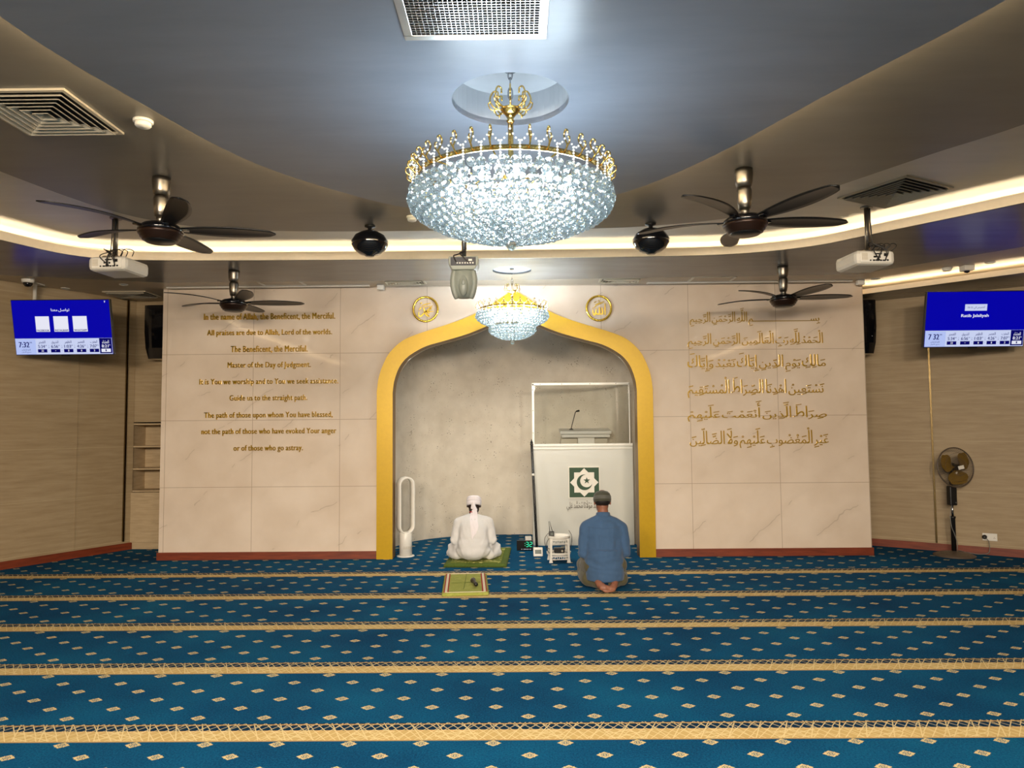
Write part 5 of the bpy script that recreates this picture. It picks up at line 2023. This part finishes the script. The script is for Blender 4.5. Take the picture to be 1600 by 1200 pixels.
def robe_folds(c, n_):
    # creases fanning from the armpits down to the seat, looser cloth low on the back and over the knees
    ax = abs(c.x)
    along = Vector((ax * 13 - c.z * 7, c.y * 6, c.z * 2.2 + ax * 2 + 5))
    k = max(.25, min(1, ax / .12)) * max(0.15, 1 - abs(c.z - .2) / .3)
    return .011 * k * (ridge(along) - .55) + .006 * noise.noise(Vector((c.x * 9 + 3, c.y * 8, c.z * 5))) + .0025 * noise.noise(c * 26)


robe = blob('robe', mb, .009, 16, M['robe'], man1, robe_folds)
# seams and long folds down the back of the robe
mb = MB()


def back_y(z):
    return .0 + .165 - .155 * max(0, min(1, (.50 - z) / .35)) ** .7 - .14


P2 = lambda a, b_, z_: P1(a, b_, z_)
mb = MB()
qh = Matrix.Rotation(-R(16), 3, 'X')
hc1 = Vector((0, .245, .622))
wrap = []
for z_, r_ in ((-.012, .090), (.0, .094), (.024, .0965), (.028, .0925), (.034, .0965), (.056, .096), (.060, .0915), (.066, .093), (.085, .086), (.097, .066), (.100, .03), (.096, .001)):
    wrap.append((r_, z_))
tb = MB().lathe(wrap, (0, 0, 0), 40, scale=(.94, 1.12))
tb.v = [tuple(qh @ Vector(p) + hc1) for p in tb.v]
tb.build('turban', M['turban'], man1)
kn = MB()
kn.ball((.012, .150, .585), (.026, .022, .026), 3)
kn.ball((.03, .140, .572), (.018, .014, .02), 2)
kn.capsule((.0, .158, .66), .018, (.008, .150, .60), .02)
kn.capsule((-.012, .160, .665), .010, (-.02, .152, .59), .012)
blob('turban_knot', kn, .005, 3, M['turban'], man1)
# hanging tail of the turban, lying on the back
from mathutils.bvhtree import BVHTree
bvh = BVHTree.FromPolygons([v.co for v in robe.data.vertices], [tuple(p.vertices) for p in robe.data.polygons])


def tail(mb, rows, lift):
    vs, fs = [], []
    for (xa, xb, z_) in rows:
        for k in range(9):
            x_ = xa + (xb - xa) * k / 8
            h = bvh.ray_cast(Vector((x_, -1, z_)), Vector((0, 1, 0)))
            y_ = (h[0].y if h[0] is not None else .13) - lift - .003 * math.sin(k * 1.9 + z_ * 30)
            vs.append((x_, min(y_, .155), z_))
    n_ = len(vs)
    vs += [(p[0], p[1] + .005, p[2]) for p in vs]
    for j in range(len(rows) - 1):
        for k in range(8):
            a = j * 9 + k
            fs += [(a, a + 1, a + 10, a + 9), (n_ + a + 9, n_ + a + 10, n_ + a + 1, n_ + a)]
    mb.add(vs, fs, True)


mb = MB()
tail(mb, [(-.012, .035, .575), (-.03, .05, .54), (-.036, .052, .50), (-.034, .054, .45), (-.028, .066, .40), (-.022, .058, .36), (-.016, .04, .32), (-.010, .012, .285), (-.004, .0, .262)], .008)
mb.build('turban_tail', M['turban'], man1)
MB().tube(spline([(-.045, .135, .545), (-.03, .118, .552), (-.012, .112, .548)], 6), .005, 8).build('red_collar_piece', M['red'], man1)
# sleeve hems
for s_ in (-1, 1):
    MB().tube([(s_ * .135 + .040 * math.cos(a), .345 + .012 * math.sin(a), .165 + .042 * math.sin(a)) for a in [2 * PI * i / 20 for i in range(20)]], .004, 6, True).build('cuff', M['robe'], man1)

# ---- man in blue, kneeling on his heels
BX, BY = .845, 6.985
man2 = thing('person', 'person in a blue shirt and grey-green cap kneeling on bare heels, seen from behind', 'person', (BX, BY, .002))


def legs_blue(k):
    mb = MB()
    for s_ in (-1, 1):
        mb.capsule((s_ * .11, .16, .22), .105 + k, (s_ * .165, .56, .155), .075 + k)
        mb.capsule((s_ * .165, .56, .085), .072 + k, (s_ * .125, .16, .075), .058 + k)
        mb.capsule((s_ * .175, .42, .09), .07 + k, (s_ * .165, .18, .085), .066 + k)
        mb.capsule((s_ * .125, .16, .07), .055 + k, (s_ * .06, .05, .055), .042 + k)
    mb.ball((0, .16, .215), (.19 + k, .15 + k, .12 + k), 3)
    return mb


def torso_blue(k):
    mb = MB()
    mb.ball((0, .16, .27), (.188 + k, .148 + k, .15 + k), 3)
    mb.ball((0, .175, .40), (.178 + k, .130 + k, .16 + k), 3)
    mb.ball((0, .195, .52), (.192 + k, .128 + k, .13 + k), 3)
    mb.ball((0, .205, .595), (.165 + k, .105 + k, .075 + k), 3)
    mb.capsule((0, .205, .62), .078 + k, (0, .218, .672), .060 + k)
    for s_ in (-1, 1):
        mb.capsule((s_ * .045, .205, .655), .050 + k, (s_ * .168, .20, .585), .058 + k)
        mb.capsule((s_ * .178, .20, .575), .056 + k, (s_ * .208, .17, .345), .046 + k)
        mb.capsule((s_ * .208, .17, .345), .045 + k, (s_ * .165, .385, .285), .034 + k)
    return mb


mb = legs_blue(-.012)
mt = torso_blue(-.012)
mb.add(mt.v, mt.f)
mb.capsule((0, .21, .64), .056, (0, .245, .75), .054)
P3 = head(mb, (0, .272, .828), R(18))
for s_ in (-1, 1):
    hand(mb, (s_ * .165, .385, .285), (-s_ * .12, 1, -.22), (0, .22, 1), s_)
# bare feet: heels up, soles to the back, toes on the carpet, left over right
for s_, dz_ in ((1, .0), (-1, .012)):
    hl = Vector((s_ * .085, .065, .088 + dz_))
    mid = Vector((s_ * .066, -.005, .052 + dz_))
    bl = Vector((s_ * .030, -.048, .036 + dz_))
    mb.capsule(hl, .037, mid, .034, 14)
    mb.capsule(mid, .034, bl, .033, 14)
    mb.capsule(bl + Vector((-.024, 0, 0)), .027, bl + Vector((.024, 0, 0)), .027, 12)
    for k in range(5):
        a = bl + Vector(((k - 2) * .0175 - s_ * .01, -.014 - .003 * (2 - abs(k - 2)), -.006))
        mb.capsule(a, .0115 - .0008 * k, a + Vector((-s_ * .012, -.026 + .002 * k, -.012)), .0098 - .0008 * k, 8)
blob('body', mb, .0062, 3, M['skin'], man2)
eyes(P3, man2, 'eye')
blob('trousers', legs_blue(.004), .010, 5, M['olive'], man2, folds(.008, 9.0))
mb = torso_blue(.008)
# hanging shirt tail over the hips


def shirt_folds(c, n_):
    # cross creases over the small of the back, upright pleats below the yoke and on the sleeves
    low = max(0.12, 1 - abs(c.z - .27) / .17)
    up = max(0.0, 1 - abs(c.z - .46) / .16)
    cross = ridge(Vector((c.x * 4.5 + 2, c.y * 3, c.z * 17 + c.x * 3)))
    pleat = ridge(Vector((c.x * 14, c.y * 4 + 7, c.z * 3)))
    return .012 * low * (cross - .55) + .009 * up * (pleat - .55) + .005 * noise.noise(Vector((c.x * 9, c.y * 9 + 5, c.z * 7))) + .002 * noise.noise(c * 28)



mb.lathe([(.186, .0), (.192, .05), (.196, .12), (.19, .22), (.18, .30)], (0, .155, .085), 40, None, True, (1.0, .86))
bshirt = blob('shirt', mb, .0095, 9, M['denim'], man2,
              shirt_folds)
bvh2 = BVHTree.FromPolygons([v.co for v in bshirt.data.vertices], [tuple(p.vertices) for p in bshirt.data.polygons])


def on_back(x_, z_, lift=.002):
    h = bvh2.ray_cast(Vector((x_, -1, z_)), Vector((0, 1, 0)))
    return Vector((x_, (h[0].y if h[0] is not None else .1) - lift, z_))


MB().tube([on_back(-.165 + .33 * i / 24, .60 - .012 * math.sin(PI * i / 24)) for i in range(25)], .0028, 6).build('yoke_seam', M['denim'], man2)
for s_ in (-1, 1):
    MB().tube([on_back(s_ * (.152 + .010 * math.sin(PI * i / 16)), .60 - .20 * i / 16) for i in range(17)], .0024, 6).build('armhole_seam', M['denim'], man2)
mb = MB()
mb.lathe([(.076, -.01), (.072, .012), (.067, .034), (.061, .034), (.061, -.01)], (0, .218, .692), 28, (0, .22, 1), True, (1, .95), False)
mb.build('collar', M['denim'], man2)
for s_ in (-1, 1):
    MB().lathe([(.040, -.02), (.042, .03)], (s_ * .165, .385, .285), 20, (-s_ * .12, 1, -.22), True, (1, 1), False).build('cuff', M['denim'], man2)
qc = Matrix.Rotation(-R(14), 3, 'X')
hc3 = Vector((0, .262, .828))


def cap(prof, name, mat):
    c_ = MB().lathe(prof, (0, 0, 0), 40, scale=(.95, 1.16), cap=False)
    c_.v = [tuple(qc @ Vector(p) + hc3) for p in c_.v]
    return c_.build(name, M[mat], man2)


cap([(.086, -.004), (.0905, -.002), (.093, .03), (.0905, .058), (.081, .082), (.060, .100), (.030, .108), (.001, .110)], 'cap', 'capgrey')
cap([(.0935, .018), (.0945, .02), (.0935, .052), (.0915, .054)], 'cap_band', 'capband')
MB().ball(P3(0, -.022, -.004), (.0775, .083, .050), 3, True, (-R(18), 0, 0)).build('hair', M['hair'], man2)
